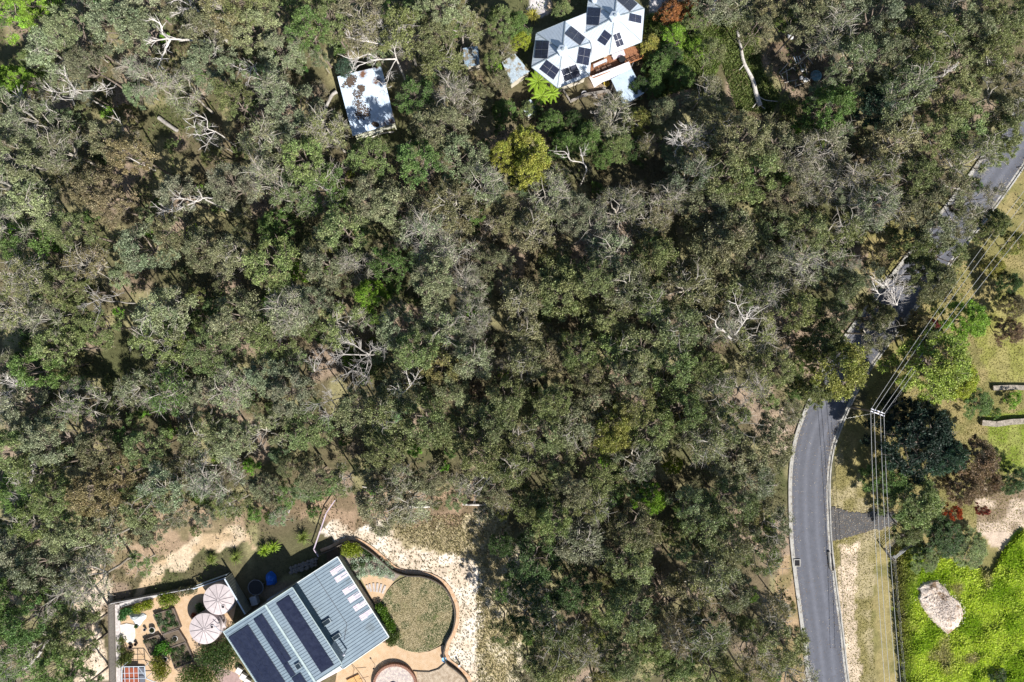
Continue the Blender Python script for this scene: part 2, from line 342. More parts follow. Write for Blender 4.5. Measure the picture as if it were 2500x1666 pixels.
strip('gutter', offs(roadS, EDGE), offs(roadS, EDGE+6), .02, conc, .1); strip('kerb', offs(roadS, EDGE+6), offs(roadS, EDGE+9.5), .13, conc, .2)
sheet('driveway', rough_edge(DRIVE, 2.6, 5, 3), .022, asph2)
_r = random.Random(31); b = MB()      # leaf litter and grit blown onto the asphalt
for i in range(5200):
    j = _r.randrange(len(roadS)-1); f = _r.random(); sd = _r.choice([-1, 1]); d_ = sd*(EDGE+4-abs(_r.gauss(0, 1))*(9 if _r.random() < .7 else 40)); t0, t1 = offs(roadS[j:j+2], d_); x, y = t0[0]+(t1[0]-t0[0])*f, t0[1]+(t1[1]-t0[1])*f
    if _r.random() < .25: x, y = _r.uniform(2030, 2190), _r.uniform(1238, 1322)
    c = P(x, y)+Vector((0,0,.052)); a_ = _r.uniform(0, 6.3); s_ = _r.uniform(.03, .09); b.cur = _r.choice([0, 0, 1]); b.face([c+Vector((s_*math.cos(a_+k*1.57)*(1 if k % 2 else .5), s_*math.sin(a_+k*1.57)*(1 if k % 2 else .5), _r.uniform(0, .015))) for k in range(4)])
tag(b.build('road_litter', [mat('brown_litter', (.20,.15,.10), .9, .3), mat('pale_grit', (.42,.37,.29), .9, .2)]), 'brown leaves and pale grit scattered along the kerbs and driveway', kind='stuff')
dirt = mat('pale_mulch', (.50,.40,.32), .95, .35, 1.4, 9, bump=.04, col2=(.58,.51,.45), stain=(.24,.16,.10), stain_scale=.8, stain_lo=.55)

# drain grates on the kerb
dg = thing('drain_grate', 'dark square storm drain grate set in the left kerb of the road', 'drain grate', P(*c7(343,518)))
b = MB(); x, y = c7(343,518); b.prism([P(x-8,y-9)+Vector((0,0,.155)), P(x+8,y-9)+Vector((0,0,.155)), P(x+8,y+9)+Vector((0,0,.155)), P(x-8,y+9)+Vector((0,0,.155))], .12); b.build('frame', conc, dg)
dk = mat('dark_iron', (.022,.022,.026), .8, .2, spec=.1)
b = MB()
b.prism([P(x-6,y-7)+Vector((0,0,.162)), P(x+6,y-7)+Vector((0,0,.162)), P(x+6,y+7)+Vector((0,0,.162)), P(x-6,y+7)+Vector((0,0,.162))], .02)
for i in range(7): b.bar(P(x-6,y-6+i*2,0)+Vector((0,0,.17)), P(x+6,y-6+i*2,0)+Vector((0,0,.17)), .03, .02)
b.build('grate', dk, dg)
dg = thing('drain_inlet', 'long dark kerb inlet on the right edge of the road below the driveway', 'drain inlet', P(*c7(628,490)))
b = MB(); b.path([P(*c7(619,420))+Vector((0,0,.15)), P(*c7(626,490))+Vector((0,0,.15)), P(*c7(640,575))+Vector((0,0,.15))], .2, 6); b.build('lintel', conc, dg)
b = MB(); b.bar(P(*c7(636,430))+Vector((0,0,.35)), P(*c7(652,580))+Vector((0,0,.35)), .16, .05); b.build('slot_cover', dk, dg)

# ------------------------------------------------------------------ GARDEN SURFACES (lower left)
gravel = mat('orange_gravel', (.42,.29,.175), .95, .32, 1.1, 16, bump=.03, col2=(.47,.345,.23), stain=(.30,.20,.12), stain_scale=.8, stain_lo=.66)
sheet('gravel_yard', rough_edge([c3(250,790),c3(400,770),c3(1020,620),c3(1290,545),c3(1420,760),c3(1360,1000),c3(1290,1090),c3(1420,1400),c3(1500,1640),c3(230,1640)], 1, 12, 5), .03, gravel)
G2 = [c5(305,570),c5(380,555),c5(500,570),c5(600,600),c5(625,620),c5(560,700),c5(490,835),c5(440,830)]
sheet('gravel_path', G2, .034, gravel)
G3 = [c5(90,1460),c5(500,1190),c5(620,1205),c5(640,1220),c5(860,1290),c5(960,1275),c5(1090,1215),c5(1108,1290),c5(1130,1370),c5(1050,1440),c5(960,1465),c5(840,1462),c5(850,1640),c5(60,1640)]
sheet('gravel_court', G3, .034, gravel)
# lawn disc, thick turf edge
lawn = mat('lawn_turf', (.36,.30,.19), .95, .35, .55, 9, bump=.03, col2=(.28,.24,.14), stain=(.14,.16,.06), stain_scale=.55, stain_lo=.6)
LC = (1019.5, 1498.5); b = MB(); b.prism([P(LC[0]+91*math.cos(t*math.pi/48), LC[1]+94*math.sin(t*math.pi/48))+Vector((0,0,.1)) for t in range(96)], .1)
tag(b.build('lawn', lawn), kind='structure')
rg = RNG; N = 26000; a = rg.random(N)*2*math.pi; r = np.sqrt(rg.random(N)); lx = (LC[0]+90*r*np.cos(a)-1250)/S; ly = (833-(LC[1]+93*r*np.sin(a)))/S
def tufts(name, X, Y, Z0, h, wd, cols, m, label=None, kind='stuff', lean=0.5):
    N = len(X); ang = rg.random(N)*2*math.pi; hh = h*(.6+.8*rg.random(N)); dx = np.cos(ang)*wd/2; dy = np.sin(ang)*wd/2
    lx_ = (rg.random(N)-.5)*2*lean*hh; ly_ = (rg.random(N)-.5)*2*lean*hh
    V = np.zeros((N,4,3)); V[:,0] = np.stack([X-dx,Y-dy,Z0],-1); V[:,1] = np.stack([X+dx,Y+dy,Z0],-1)
    V[:,2] = np.stack([X+dx*.5+lx_,Y+dy*.5+ly_,Z0+hh],-1); V[:,3] = np.stack([X-dx*.5+lx_,Y-dy*.5+ly_,Z0+hh],-1)
    cc = np.repeat(cols, 4, axis=0); me = quads(name, V.reshape(-1,3), np.arange(N*4).reshape(-1,4), [m], ('leaf', cc))
    o = bpy.data.objects.new(name, me); C.objects.link(o); o.color = (1,1,1,1); return tag(o, label, kind=kind)
grassm = leaf_mat('grass_blade', .35)
g = vnoise(lx, ly, 1.3, 21) + .25*(vnoise(lx, ly, .4, 22)-.5) + .42*(r-.55)+.12*np.cos(a-.3)*r; gm_ = sm(g, .38, .62)[:, None]
cols = np.array([.36,.31,.20])*(1-gm_)+np.array([.085,.135,.045])*gm_; cols = cols*(.7+.6*rg.random((N,1)))
tufts('lawn_grass', lx, ly, np.full(N, .1), .04, .1, cols, grassm, 'patchy green and straw grass on the round lawn', lean=1.2)

# retaining wall that curves round the lawn, with its mulch strip
wallm = mat('retaining_wall_dark', (.10,.085,.07), .9, .3, 2, 9)
arc = spline(ARC, 5)
def ribbon(name, line, w_px, z0, z1, m, label, cat, d0=0):
    A = offs(line, d0); B_ = offs(line, d0+w_px); b = MB()
    for i in range(len(A)-1):
        a0, a1, b0, b1 = P(*A[i]), P(*A[i+1]), P(*B_[i]), P(*B_[i+1])
        u = lambda p, z: (p.x, p.y, z)
        b.face([u(a0,z1),u(b0,z1),u(b1,z1),u(a1,z1)]); b.face([u(a0,z0),u(a0,z1),u(a1,z1),u(a1,z0)]); b.face([u(b0,z1),u(b0,z0),u(b1,z0),u(b1,z1)])
    for i in (0, len(A)-1):
        a0, b0 = P(*A[i]), P(*B_[i]); b.face([(a0.x,a0.y,z0),(b0.x,b0.y,z0),(b0.x,b0.y,z1),(a0.x,a0.y,z1)])
    return tag(b.build(name, m), label, cat)
ribbon('retaining_wall', arc, 2.2, -.1, .75, wallm, 'dark curved retaining wall edging the round lawn and sandy slope', 'wall')
strip('mulch_strip', offs(arc, 0)[4:] if False else offs(arc, -1), offs(arc, -9), .06, mat('orange_mulch', (.42,.26,.15), .95, .4, 2, 12, bump=.04, col2=(.5,.36,.25)))
stm = mat('weathered_sleeper', (.46,.42,.40), .9, .25, 2, 12)
for i, (x0, y0, x1, y1) in enumerate([(368,650,385,690),(395,640,412,712),(432,632,442,712),(472,632,466,715),(508,640,492,720),(545,655,518,728)]):
    b = MB(); b.bar(P(*c5(x0,y0), 0)+Vector((0,0,.09)), P(*c5(x1,y1), 0)+Vector((0,0,.09)), .28, .1)
    o = b.build('garden_step', stm); tag(o, 'weathered timber step in gravel beside the lawn, %s of six' % ['leftmost','second from left','third from left','third from right','second from right','rightmost'][i], 'step', 'timber steps in the gravel')
# pavers strip under the eave and brown soil
sheet('soil_bed', [c5(-10,350),c5(100,290),c5(110,350),c5(300,600),c5(440,840),c5(640,1060),c5(640,1200),c5(470,1210),c5(300,800),c5(100,380),c5(-10,460)], .026, mat('dark_soil', (.13,.085,.055), .95, .4, 2, 10, bump=.04))
sheet('silver_bed', [c5(110,360),c5(230,240),c5(330,280),c5(450,360),c5(560,460),c5(700,540),c5(625,615),c5(500,565),c5(300,600)], .0285, mat('grey_mulch', (.24,.20,.17), .95, .35, 2, 10, bump=.04))
# white tussock mat: small tufts planted over the sandy slope
NT = 2300; pts = []
while len(pts) < NT:
    x = rg.uniform(770, 1290); y = rg.uniform(1240, 1666)
    if inside(SAND, x, y) and not inside([(700,1300),(800,1300)]+ARC+[(1100,1700),(700,1700)], x, y): pts.append((x, y))
pts = np.array(pts); tx = np.repeat((pts[:,0]-1250)/S, 5)+rg.normal(0, .05, NT*5); ty = np.repeat((833-pts[:,1])/S, 5)+rg.normal(0, .05, NT*5)
cols = np.array([.26,.21,.13])*(.5+.9*rg.random((NT*5,1)))
tufts('planted_tussocks', tx, ty, gz(tx, ty), .10, .08, cols, grassm, 'small dry plants dotted in rows over the pale sandy slope', lean=.7)
# brush on the bank east of the slope
def scatter(polys, N, bb, avoid=()):
    out = []
    while len(out) < N:
        x = rg.uniform(bb[0], bb[2]); y = rg.uniform(bb[1], bb[3])
        if any(inside(p, x, y) for p in polys) and not any(inside(p, x, y) for p in avoid): out.append((x, y))
    a = np.array(out); return (a[:,0]-1250)/S, (833-a[:,1])/S
SLP = [(700,1300),(800,1300)]+ARC+[(1100,1700),(700,1700)]
bx, by = scatter([BANK, [c5(560,60),c5(900,0),c5(1380,-20),c5(1420,200),c5(1440,420),c5(1200,370),c5(800,270)]], 9000, (900,1220,1280,1680), (SLP,))
cols = np.array([.38,.33,.20])*(.45+.9*rg.random((9000,1)))
tufts('dry_bank_grass', bx, by, gz(bx, by), .24, .1, cols, grassm, 'dry tan grass on the bank between slope and dark trees', lean=1.2)
# paddock grass
N = 70000; gx, gy = scatter([PADDOCK], N, (2170,1290,2500,1700), (MO,))
gzz = gz(gx, gy)
g1 = sm(vnoise(gx, gy, 2.6, 31)+.3*(vnoise(gx, gy, .8, 32)-.5), .35, .68)[:, None]
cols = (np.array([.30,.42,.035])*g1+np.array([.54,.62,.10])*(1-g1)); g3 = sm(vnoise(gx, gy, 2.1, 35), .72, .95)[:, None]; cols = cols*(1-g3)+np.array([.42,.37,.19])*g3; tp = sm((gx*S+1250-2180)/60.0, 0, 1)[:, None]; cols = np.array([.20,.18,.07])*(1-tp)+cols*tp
cols *= (.6+.75*rg.random((N,1)))
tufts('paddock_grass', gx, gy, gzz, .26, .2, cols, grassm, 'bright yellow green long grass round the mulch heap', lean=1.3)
N = 20000; gx, gy = scatter([CLEAR, [(1580,40),(1700,20),(1790,10),(1790,70),(1740,200),(1600,240),(1570,150)]], N, (1560,0,1910,280))
cols = (np.array([.15,.19,.06])*(.5+.9*rg.random((N,1)))); tufts('clearing_grass', gx, gy, gz(gx, gy), .25, .14, cols, grassm, 'green grass in the clearing around the fallen white trunk', lean=1.2)
N = 26000; gx, gy = scatter([VERGE, [(2110,960),(2240,800),(2500,560),(2500,1300),(2160,1300)]], N, (2010,560,2500,1680), (DRIVE, roadR[:16]+roadL[:16][::-1]))
cols = (np.array([.32,.28,.12])*(.5+.9*rg.random((N,1)))); tufts('verge_grass', gx, gy, gz(gx, gy), .08, .12, cols, grassm, 'short straw grass on the roadside verge and lawns', lean=1.3)
# forest undergrowth: low tangle of leaves and twigs between the trees
NOU = [GARDEN, [(560,1340),(780,1280),(1240,1230),(1260,1700),(560,1700)], roadL+roadR[::-1], [(1940,1400),(1900,1080),(2060,960),(2560,560),(2560,1700),(1990,1700)], [(1215,50),(1620,-20),(1600,260),(1250,230)], [(815,185),(930,160),(965,300),(860,330)]]
N = 130000; x = rg.uniform(-60, 2560, N); y = rg.uniform(-60, 1730, N); ok = np.ones(N, bool)
for p in NOU: ok &= ~inside_np(p, x, y)
den = vnoise(x/S, y/S, 3.0, 41); ok &= rg.random(N) < sm(den, .25, .6)*.9+.1; x, y = x[ok], y[ok]; N = len(x)
gcol = sm(vnoise(x/S, y/S, 4.0, 42), .45, .6)[:, None]; cols = (np.array([.15,.12,.075])*(1-gcol)+np.array([.10,.14,.04])*gcol)*(.45+1.1*rg.random((N,1)))
tufts('undergrowth', (x-1250)/S, (833-y)/S, gz((x-1250)/S, (833-y)/S)+rg.random(N)*.35, .2, .16, cols, grassm, 'low scrub and bark litter on the forest floor', lean=1.1)
# ------------------------------------------------------------------ BUILDINGS
white_roof = mat('white_metal_roof', (.50,.565,.64), .45, .08, 1.2, 9, spec=.4, col2=(.46,.52,.59), stain=(.40,.44,.47), stain_scale=.5, stain_lo=.62)
green_roof = mat('pale_green_metal_roof', (.185,.24,.285), .5, .12, .8, 9, spec=.4, col2=(.16,.21,.255), stain=(.14,.175,.20), stain_scale=.35, stain_lo=.60)
trim = mat('roof_trim', (.28,.33,.36), .55, .08, 2, 9)
panelm = mat('solar_glass', (.014,.017,.036), .12, .25, 1.2, 3, spec=.55, col2=(.02,.024,.045))
framem = mat('aluminium', (.45,.46,.5), .4, .1, 2, 9, metal=.4)
timber = mat('red_brown_deck', (.26,.12,.06), .75, .3, 3, 14, col2=(.20,.09,.05))
wall_cream = mat('cream_wall', (.50,.46,.38), .9, .1, 1, 9); wall_dark = mat('shade_blue_cladding', (.035,.085,.125), .6, .12, 1, 9)  # clerestory cladding: shade of the grazing sun is put into its dark blue
grey_tim = mat('grey_timber', (.26,.235,.21), .9, .3, 3, 12); glassm = mat('dark_window', (.02,.03,.04), .08, .2, spec=.6)
poly = mat('clear_sheet', (.62,.55,.60), .35, .12, 2, 8, spec=.5)
steel = mat('galvanised_sheet', (.40,.43,.46), .5, .2, 1.5, 9, metal=.25, stain=(.20,.13,.09), stain_scale=.7, stain_lo=.56)
blackp = mat('black_plastic', (.02,.02,.022), .5, .2)

def ribbed(b, A, B_, D_, C_, gap, h, w=.06, lift=0.0):
    """surface A-B-C_-D_ (A->B the eave, A->D_ up the sheet) as a thin slab with raised ribs running A->D_"""
    A, B_, C_, D_ = map(Vector, (A, B_, C_, D_)); n = (B_-A).cross(D_-A).normalized()
    if n.z < 0: n = -n
    b.prism([A, B_, C_, D_], -n*.06); L = (B_-A).length; k = int(L/gap)
    for i in range(1, k):
        t = i/k; p = A.lerp(B_, t); r = D_.lerp(C_, t); s_ = (B_-A).normalized()*w/2
        b.prism([p-s_+n*h, p+s_+n*h, r+s_*.98+n*h, r-s_*.98+n*h], -n*(h-.002))
def tri_ribs(b, A, B_, ap, gap, h, w=.05):
    A, B_, ap = map(Vector, (A, B_, ap)); n = (B_-A).cross(ap-A).normalized()
    if n.z < 0: n = -n
    b.prism([A, B_, ap], -n*.06); e = (B_-A).normalized(); L = (B_-A).length; foot = (ap-A).dot(e); up = (ap-A-e*foot)
    k = int(L/gap)
    for i in range(1, k):
        x = L*i/k; f = x/foot if x < foot else (L-x)/(L-foot); f *= .97
        p = A+e*x; s_ = e*w/2; b.prism([p-s_+n*h, p+s_+n*h, p+s_+up*f+n*h, p-s_+up*f+n*h], -n*(h-.002))
def on_plane(px, py, pl, lift=0.0):     # where the drone's sight line through this pixel meets a roof plane
    o = Vector((0,0,H)); d = P(px, py)-o; p0, n = pl
    return o + d*((p0+n*lift-o).dot(n)/d.dot(n))
def plane3(a, b_, c): 
    n = (Vector(b_)-Vector(a)).cross(Vector(c)-Vector(a)).normalized()
    return (Vector(a), n if n.z > 0 else -n)

# ---- the hexagonal house with two pavilions
HZ, HA = 3.5, 6.3
hx = thing('hexagonal_house', 'white roofed house of two joined hexagonal pavilions covered with solar panels', 'house', P(*c1(1190, 380)))
def arr(par, corners, pl, nx_=2, ny_=2):
    """one rack of panels on a roof face: frame with its panels as sub-parts"""
    Q = [on_plane(*c, pl, .10) for c in corners]; n = pl[1]; b = MB(); b.prism(Q, -n*.05); fr = b.build('solar_rack', framem, par)
    for i in range(nx_):
        for j in range(ny_):
            g = .012; u0, u1, v0, v1 = i/nx_+g, (i+1)/nx_-g, j/ny_+g, (j+1)/ny_-g
            bl = lambda u, v: (Q[0].lerp(Q[1], u)).lerp(Q[3].lerp(Q[2], u), v)
            pb = MB(); pb.prism([bl(u0,v0)+n*.03, bl(u1,v0)+n*.03, bl(u1,v1)+n*.03, bl(u0,v1)+n*.03], -n*.028)
            pb.cur = 1
            for kk in range(1, 6):   # cell lines
                t = v0+(v1-v0)*kk/6; a_ = bl(u0, t)+n*.034; c_ = bl(u1, t)+n*.034; pb.bar(a_, c_, .03, .006)
            pb.build('solar_panel', [panelm, mat('cell_line', (.06,.07,.11), .3, .1)], fr)
def hexroof(cx, cy, name, faces_arr):
    offs6 = [(-53,417),(-348,182),(-295,-197),(32,-335),(332,-95),(302,275)]
    apex = P(*c1(cx, cy), HA); ev = [P(*c1(cx+a, cy+b_), HZ) for a, b_ in offs6]
    b = MB(); pls = []
    for i in range(6):
        A, B_ = ev[i], ev[(i+1) % 6]; tri_ribs(b, A, B_, apex, .38, .022); pls.append(plane3(A, B_, apex))
    rf = b.build(name, white_roof, hx)
    b = MB()
    for i in range(6): b.bar(ev[i]+Vector((0,0,.05)), apex+Vector((0,0,.05)), .14, .05); b.bar(ev[i]-Vector((0,0,.06)), ev[(i+1)%6]-Vector((0,0,.06)), .12, .12)
    b.build('ridge_capping', trim, rf)
    b = MB(); ctr = sum(ev, Vector())/6; b.prism([ctr.lerp(v, .88)-Vector((0,0,.15)) for v in ev], 3.3); b.build('wall', wall_cream, hx)
    b = MB(); b.lathe(apex-Vector((0,0,.25)), [(.75,0),(.75,.45),(.82,.5),(.15,.8)], 6); v = b.build('roof_vent', white_roof, hx)
    b = MB(); b.lathe(apex+Vector((0,0,.48)), [(.22,0),(.22,.16),(.05,.2)], 10); b.build('vent_cap', trim, v)
    for idx, corners in faces_arr: arr(rf, [c1(*c) for c in corners], pls[idx])
    return ev, apex
# faces by index: 0 bottom-left, 1 left, 2 upper left, 3 upper right, 4 right, 5 bottom right
evL, apL = hexroof(893, 575, 'pavilion_roof', [(1, [(595,462),(742,465),(722,663),(575,658)]), (0, [(715,675),(862,785),(790,902),(633,783)]), (5, [(872,790),(1048,720),(1097,852),(918,925)]), (4, [(1078,528),(1212,555),(1185,742),(1048,712)]), (3, [(990,298),(1155,415),(1090,515),(915,385)])])
evR, apR = hexroof(1480, 195, 'pavilion_roof', [(1, [(1180,85),(1325,95),(1300,288),(1155,280)]), (0, [(1370,338),(1450,402),(1370,518),(1285,460)]), (5, [(1458,395),(1535,362),(1587,505),(1507,538)]), (4, [(1650,148),(1782,180),(1778,267),(1637,235)]), (3, [(1590,-85),(1740,45),(1650,133),(1500,0)])])
b = MB()   # link roof between the pavilions: a gable with its ridge between them
ra, rb_ = P(*c1(1140,375), 3.95), P(*c1(1225,480), 3.95)
ribbed(b, P(*c1(925,240), HZ), P(*c1(1180,138), HZ), rb_, ra, .36, .02); ribbed(b, P(*c1(1213,700), HZ), P(*c1(1427,612), HZ), rb_, ra, .36, .02); b.bar(ra, rb_, .16, .06)
b.build('link_roof', mat('weathered_white_roof', (.56,.61,.66), .45, .12, .9, 7, spec=.4, col2=(.64,.68,.73)), hx)
b = MB(); b.prism([P(*c1(940,265), 3.2), P(*c1(1180,165), 3.2), P(*c1(1410,590), 3.2), P(*c1(1215,670), 3.2)], 3.2); b.build('link_wall', wall_cream, hx)
b = MB(); b.lathe(P(*c1(1248, 15), 4.2), [(.38,0),(.38,.35),(.1,.5)], 14); b.build('skylight_dome', white_roof, hx)
# deck south east of the link, with rail
dz = 1.7; D = [(1205,700),(1425,615),(1640,530),(1720,520),(1790,655),(1240,880),(1195,850)]
b = MB(); b.prism([P(*c1(x, y), dz) for x, y in D], .18)
for i in range(26):
    t = i/25; a = P(*c1(1215+t*500, 700-t*185), dz+.02); c = P(*c1(1240+t*530, 868-t*215), dz+.02); b.bar(a, c, .03, .03)
dkk = b.build('deck', timber, hx)
b = MB(); rail = [(1195,850),(1242,880),(1500,775),(1785,655)]
for h_ in (.35, .65, 1.0):
    for i in range(3): b.bar(P(*c1(*rail[i]), dz+h_), P(*c1(*rail[i+1]), dz+h_), .09 if h_ == 1.0 else .03, .06)
for t in np.linspace(0, 1, 12): x = 1242+(1785-1242)*t; y = 880+(655-880)*t; b.bar(P(*c1(x, y), dz), P(*c1(x, y), dz)+Vector((0,0,1.0)), .08, .08)
b.build('railing', mat('orange_timber', (.40,.17,.07), .7, .25, 3, 14), hx)
for x, y in [(1250,860),(1420,790),(1600,720),(1760,655)]:
    b = MB(); b.bar(P(*c1(x, y), dz-.1), P(*c1(x, y), dz-.1)-Vector((0,0,1.6)), .12, .12); b.build('deck_post', timber, hx)
def slats(name, quad, n_, z0, label, cat, m, legs=True, group=None):
    q_ = [P(*c1(*c), z0+.45) for c in quad]; t = thing(name, label, cat, P(*c1(*quad[0]), z0), group); b = MB()
    for i in range(n_):
        f = (i+.5)/n_; b.bar(q_[0].lerp(q_[1], f), q_[3].lerp(q_[2], f), (q_[1]-q_[0]).length/n_*.6, .03)
    b.build('seat', m, t)
    for c in q_:
        b = MB(); cc = c.lerp(sum(q_, Vector())/4, .12); b.bar(cc, cc-Vector((0,0,.44)), .06, .06); b.build('leg', m, t)
brt = mat('weathered_bench', (.20,.13,.10), .8, .3, 3, 14)
slats('deck_bench', [(1265,790),(1310,770),(1325,815),(1280,835)], 6, dz, 'brown slatted bench at the lower left end of the deck', 'bench', brt, group='benches on the deck')
slats('deck_bench', [(1330,765),(1380,745),(1400,790),(1348,812)], 6, dz, 'brown slatted bench in the middle of the deck run', 'bench', brt, group='benches on the deck')
slats('deck_bench', [(1395,740),(1435,722),(1455,765),(1412,783)], 6, dz, 'brown slatted bench nearest the round black table', 'bench', brt, group='benches on the deck')
t = thing('round_table', 'round black table on the deck of the hexagonal house', 'table', P(*c1(1555,692), dz)); b = MB(); b.lathe(P(*c1(1555,692), dz), [(.5,.7),(.5,.75)], 20); b.build('tabletop', blackp, t); b = MB(); b.lathe(P(*c1(1555,692), dz), [(.25,0),(.05,.05),(.05,.7)], 8); b.build('pedestal', blackp, t)
t = thing('long_table', 'long white table under the eave on the timber deck', 'table', P(*c1(1315,705), dz)); b = MB(); b.prism([P(*c1(1240,725), dz+.75), P(*c1(1385,660), dz+.75), P(*c1(1395,690), dz+.75), P(*c1(1245,757), dz+.75)], .05); b.build('tabletop', white_roof, t)
for c in [(1248,728),(1380,668),(1388,688),(1250,750)]: b = MB(); p = P(*c1(*c), dz+.7); b.bar(p, p-Vector((0,0,.7)), .06, .06); b.build('leg', white_roof, t)
t = thing('patio_sofa', 'pale grey outdoor sofa against the house wall on the deck', 'sofa', P(*c1(1520,630), dz)); b = MB(); b.prism([P(*c1(1445,615), dz+.4), P(*c1(1580,565), dz+.4), P(*c1(1600,620), dz+.4), P(*c1(1465,670), dz+.4)], .3); b.build('seat', poly, t)
b = MB(); b.prism([P(*c1(1445,612), dz+.85), P(*c1(1580,562), dz+.85), P(*c1(1585,578), dz+.85), P(*c1(1450,630), dz+.85)], .5); b.build('backrest', poly, t)
# cream shade sail and carport roof
sv = [P(*c1(x, y), z_) for x, y, z_ in [(1195,868,2.6),(1400,790,2.75),(1640,695,2.9),(1668,770,2.8),(1437,893,2.6),(1335,930,2.45),(1250,988,2.3)]]
t = thing('shade_sail', 'white shade awning stretched below the deck rail', 'awning', P(*c1(1420,840)))
b = MB(); b.prism(sv, .03); b.build('canopy', mat('awning_cloth', (.70,.66,.68), .7, .08, 1, 6), t)
for x, y, z_ in [(1250,975,2.2),(1437,885,2.5),(1660,770,2.7)]: b = MB(); b.bar(P(*c1(x, y), 0), P(*c1(x, y), 0)+Vector((0,0,z_)), .07, .07); b.build('post', framem, t)
cp = thing('carport', 'pale blue grey flat roofed carport below the shade sail', 'carport', P(*c1(1620,1000)))
b = MB(); q_ = [P(*c1(x, y), 2.7) for x, y in [(1437,893),(1668,768),(1812,1050),(1580,1190)]]; ribbed(b, q_[0], q_[1], q_[3], q_[2], .9, .012, .03); b.build('roof', mat('carport_sheet', (.36,.44,.52), .5, .08, 1.3, 6, spec=.35, col2=(.42,.50,.57)), cp)
for c in q_: b = MB(); cc = c.lerp(sum(q_, Vector())/4, .06); b.bar(cc-Vector((0,0,.1)), Vector((cc.x,cc.y,0)), .1, .1); b.build('post', grey_tim, cp)
b = MB(); b.prism([Vector((c.x,c.y,2.55)).lerp(Vector((sum(q_, Vector())/4).xy.to_3d()+Vector((0,0,2.55))), .12) for c in q_], 2.5); b.build('wall', wall_cream, cp)
def tank(name, px, py, r, h, m, label, lidm, lidoff, ribs=12, group=None):
    c = P(px, py, h); base = Vector((c.x, c.y, 0)); t = thing(name, label, 'water tank', base, group)
    b = MB(); b.lathe(base, [(r,0),(r,h*.32),(r*1.012,h*.33),(r,h*.34),(r,h*.65),(r*1.012,h*.66),(r,h*.67),(r,h)], 40); b.build('wall', m, t)
    b = MB(); b.lathe(base+Vector((0,0,h)), [(r*1.01,0),(r*1.01,.05),(r*.5,.2),(.12,.33)], 40); rf = b.build('roof', m, t)
    if ribs:
        b = MB()
        for k in range(ribs):
            a = 2*math.pi*(k+.35)/ribs; d = Vector((math.cos(a), math.sin(a), 0)); b.bar(base+Vector((0,0,h+.33))+d*.15, base+Vector((0,0,h+.215))+d*r*.5, .045, .05); b.bar(base+Vector((0,0,h+.215))+d*r*.5, base+Vector((0,0,h+.075))+d*r*.96, .045, .05)
        b.build('roof_ribs', lidm, rf)
    if lidoff:
        l = base+Vector((lidoff[0], lidoff[1], h+.15)); b = MB(); b.lathe(l, [(.3,0),(.3,.14),(.24,.16)], 18); hb = b.build('hatch', m, t); b = MB(); b.lathe(l+Vector((0,0,.14)), [(.17,0),(.17,.05)], 14); b.build('strainer', blackp, hb)
    return t
tank('water_tank', *c1(1832,950), .62, 1.7, mat('grey_tank', (.25,.28,.30), .5, .15), 'small round grey water tank beside the carport', white_roof, (.05,.05), 0)
# old sheds left of the hexagonal house
def skillion(name, corners, z0, z1, rm, wm, label, gap=.3):
    q_ = [P(*c, z) for c, z in zip(corners, (z0, z0, z1, z1))]; ctr = sum(q_, Vector())/4; t = thing(name, label, 'shed', (ctr.x, ctr.y, 0))
    b = MB(); ribbed(b, q_[0], q_[1], q_[3], q_[2], gap, .03, .07); b.build('roof', rm, t)
    b = MB(); ins = [c.lerp(ctr, .07)-Vector((0,0,.12)) for c in q_]; b.prism(ins, .02)
    for i in range(4):
        a, c = ins[i], ins[(i+1) % 4]; b.face([a, c, Vector((c.x,c.y,0)), Vector((a.x,a.y,0))])
    b.build('wall', wm, t); return t, q_
skillion('garden_shed', [c1(210,700),c1(350,600),c1(520,805),c1(310,950)], 2.3, 2.1, mat('blue_weathered_sheet', (.34,.41,.47), .6, .25, 1, 7, stain=(.20,.17,.12), stain_scale=1.3, stain_lo=.5), wall_cream, 'small weathered blue grey shed left of the hexagonal house, leaves on its roof')
skillion('garden_shed', [c1(430,1210),c1(530,1120),c1(625,1240),c1(505,1315)], 2.1, 2.0, white_roof, wall_cream, 'tiny white roofed shed below the tree ferns')
skillion('garden_shed', [(1130,118),(1166,112),(1172,158),(1134,165)], 2.2, 2.1, mat('blue_tarp_sheet', (.22,.30,.38), .6, .35, 1.5, 7, stain=(.16,.14,.10), stain_scale=1.5, stain_lo=.48), wall_cream, 'dim blue grey shed half hidden under gum trees between metal shed and white house')
skillion('lean_to', [(1205,135),(1262,128),(1268,190),(1212,212)], 2.0, 1.9, mat('dull_sheet', (.33,.36,.39), .6, .3, 1.5, 7, stain=(.16,.14,.10), stain_scale=1.2, stain_lo=.5), wall_cream, 'dull grey lean-to under branches at the left of the white house') if False else None
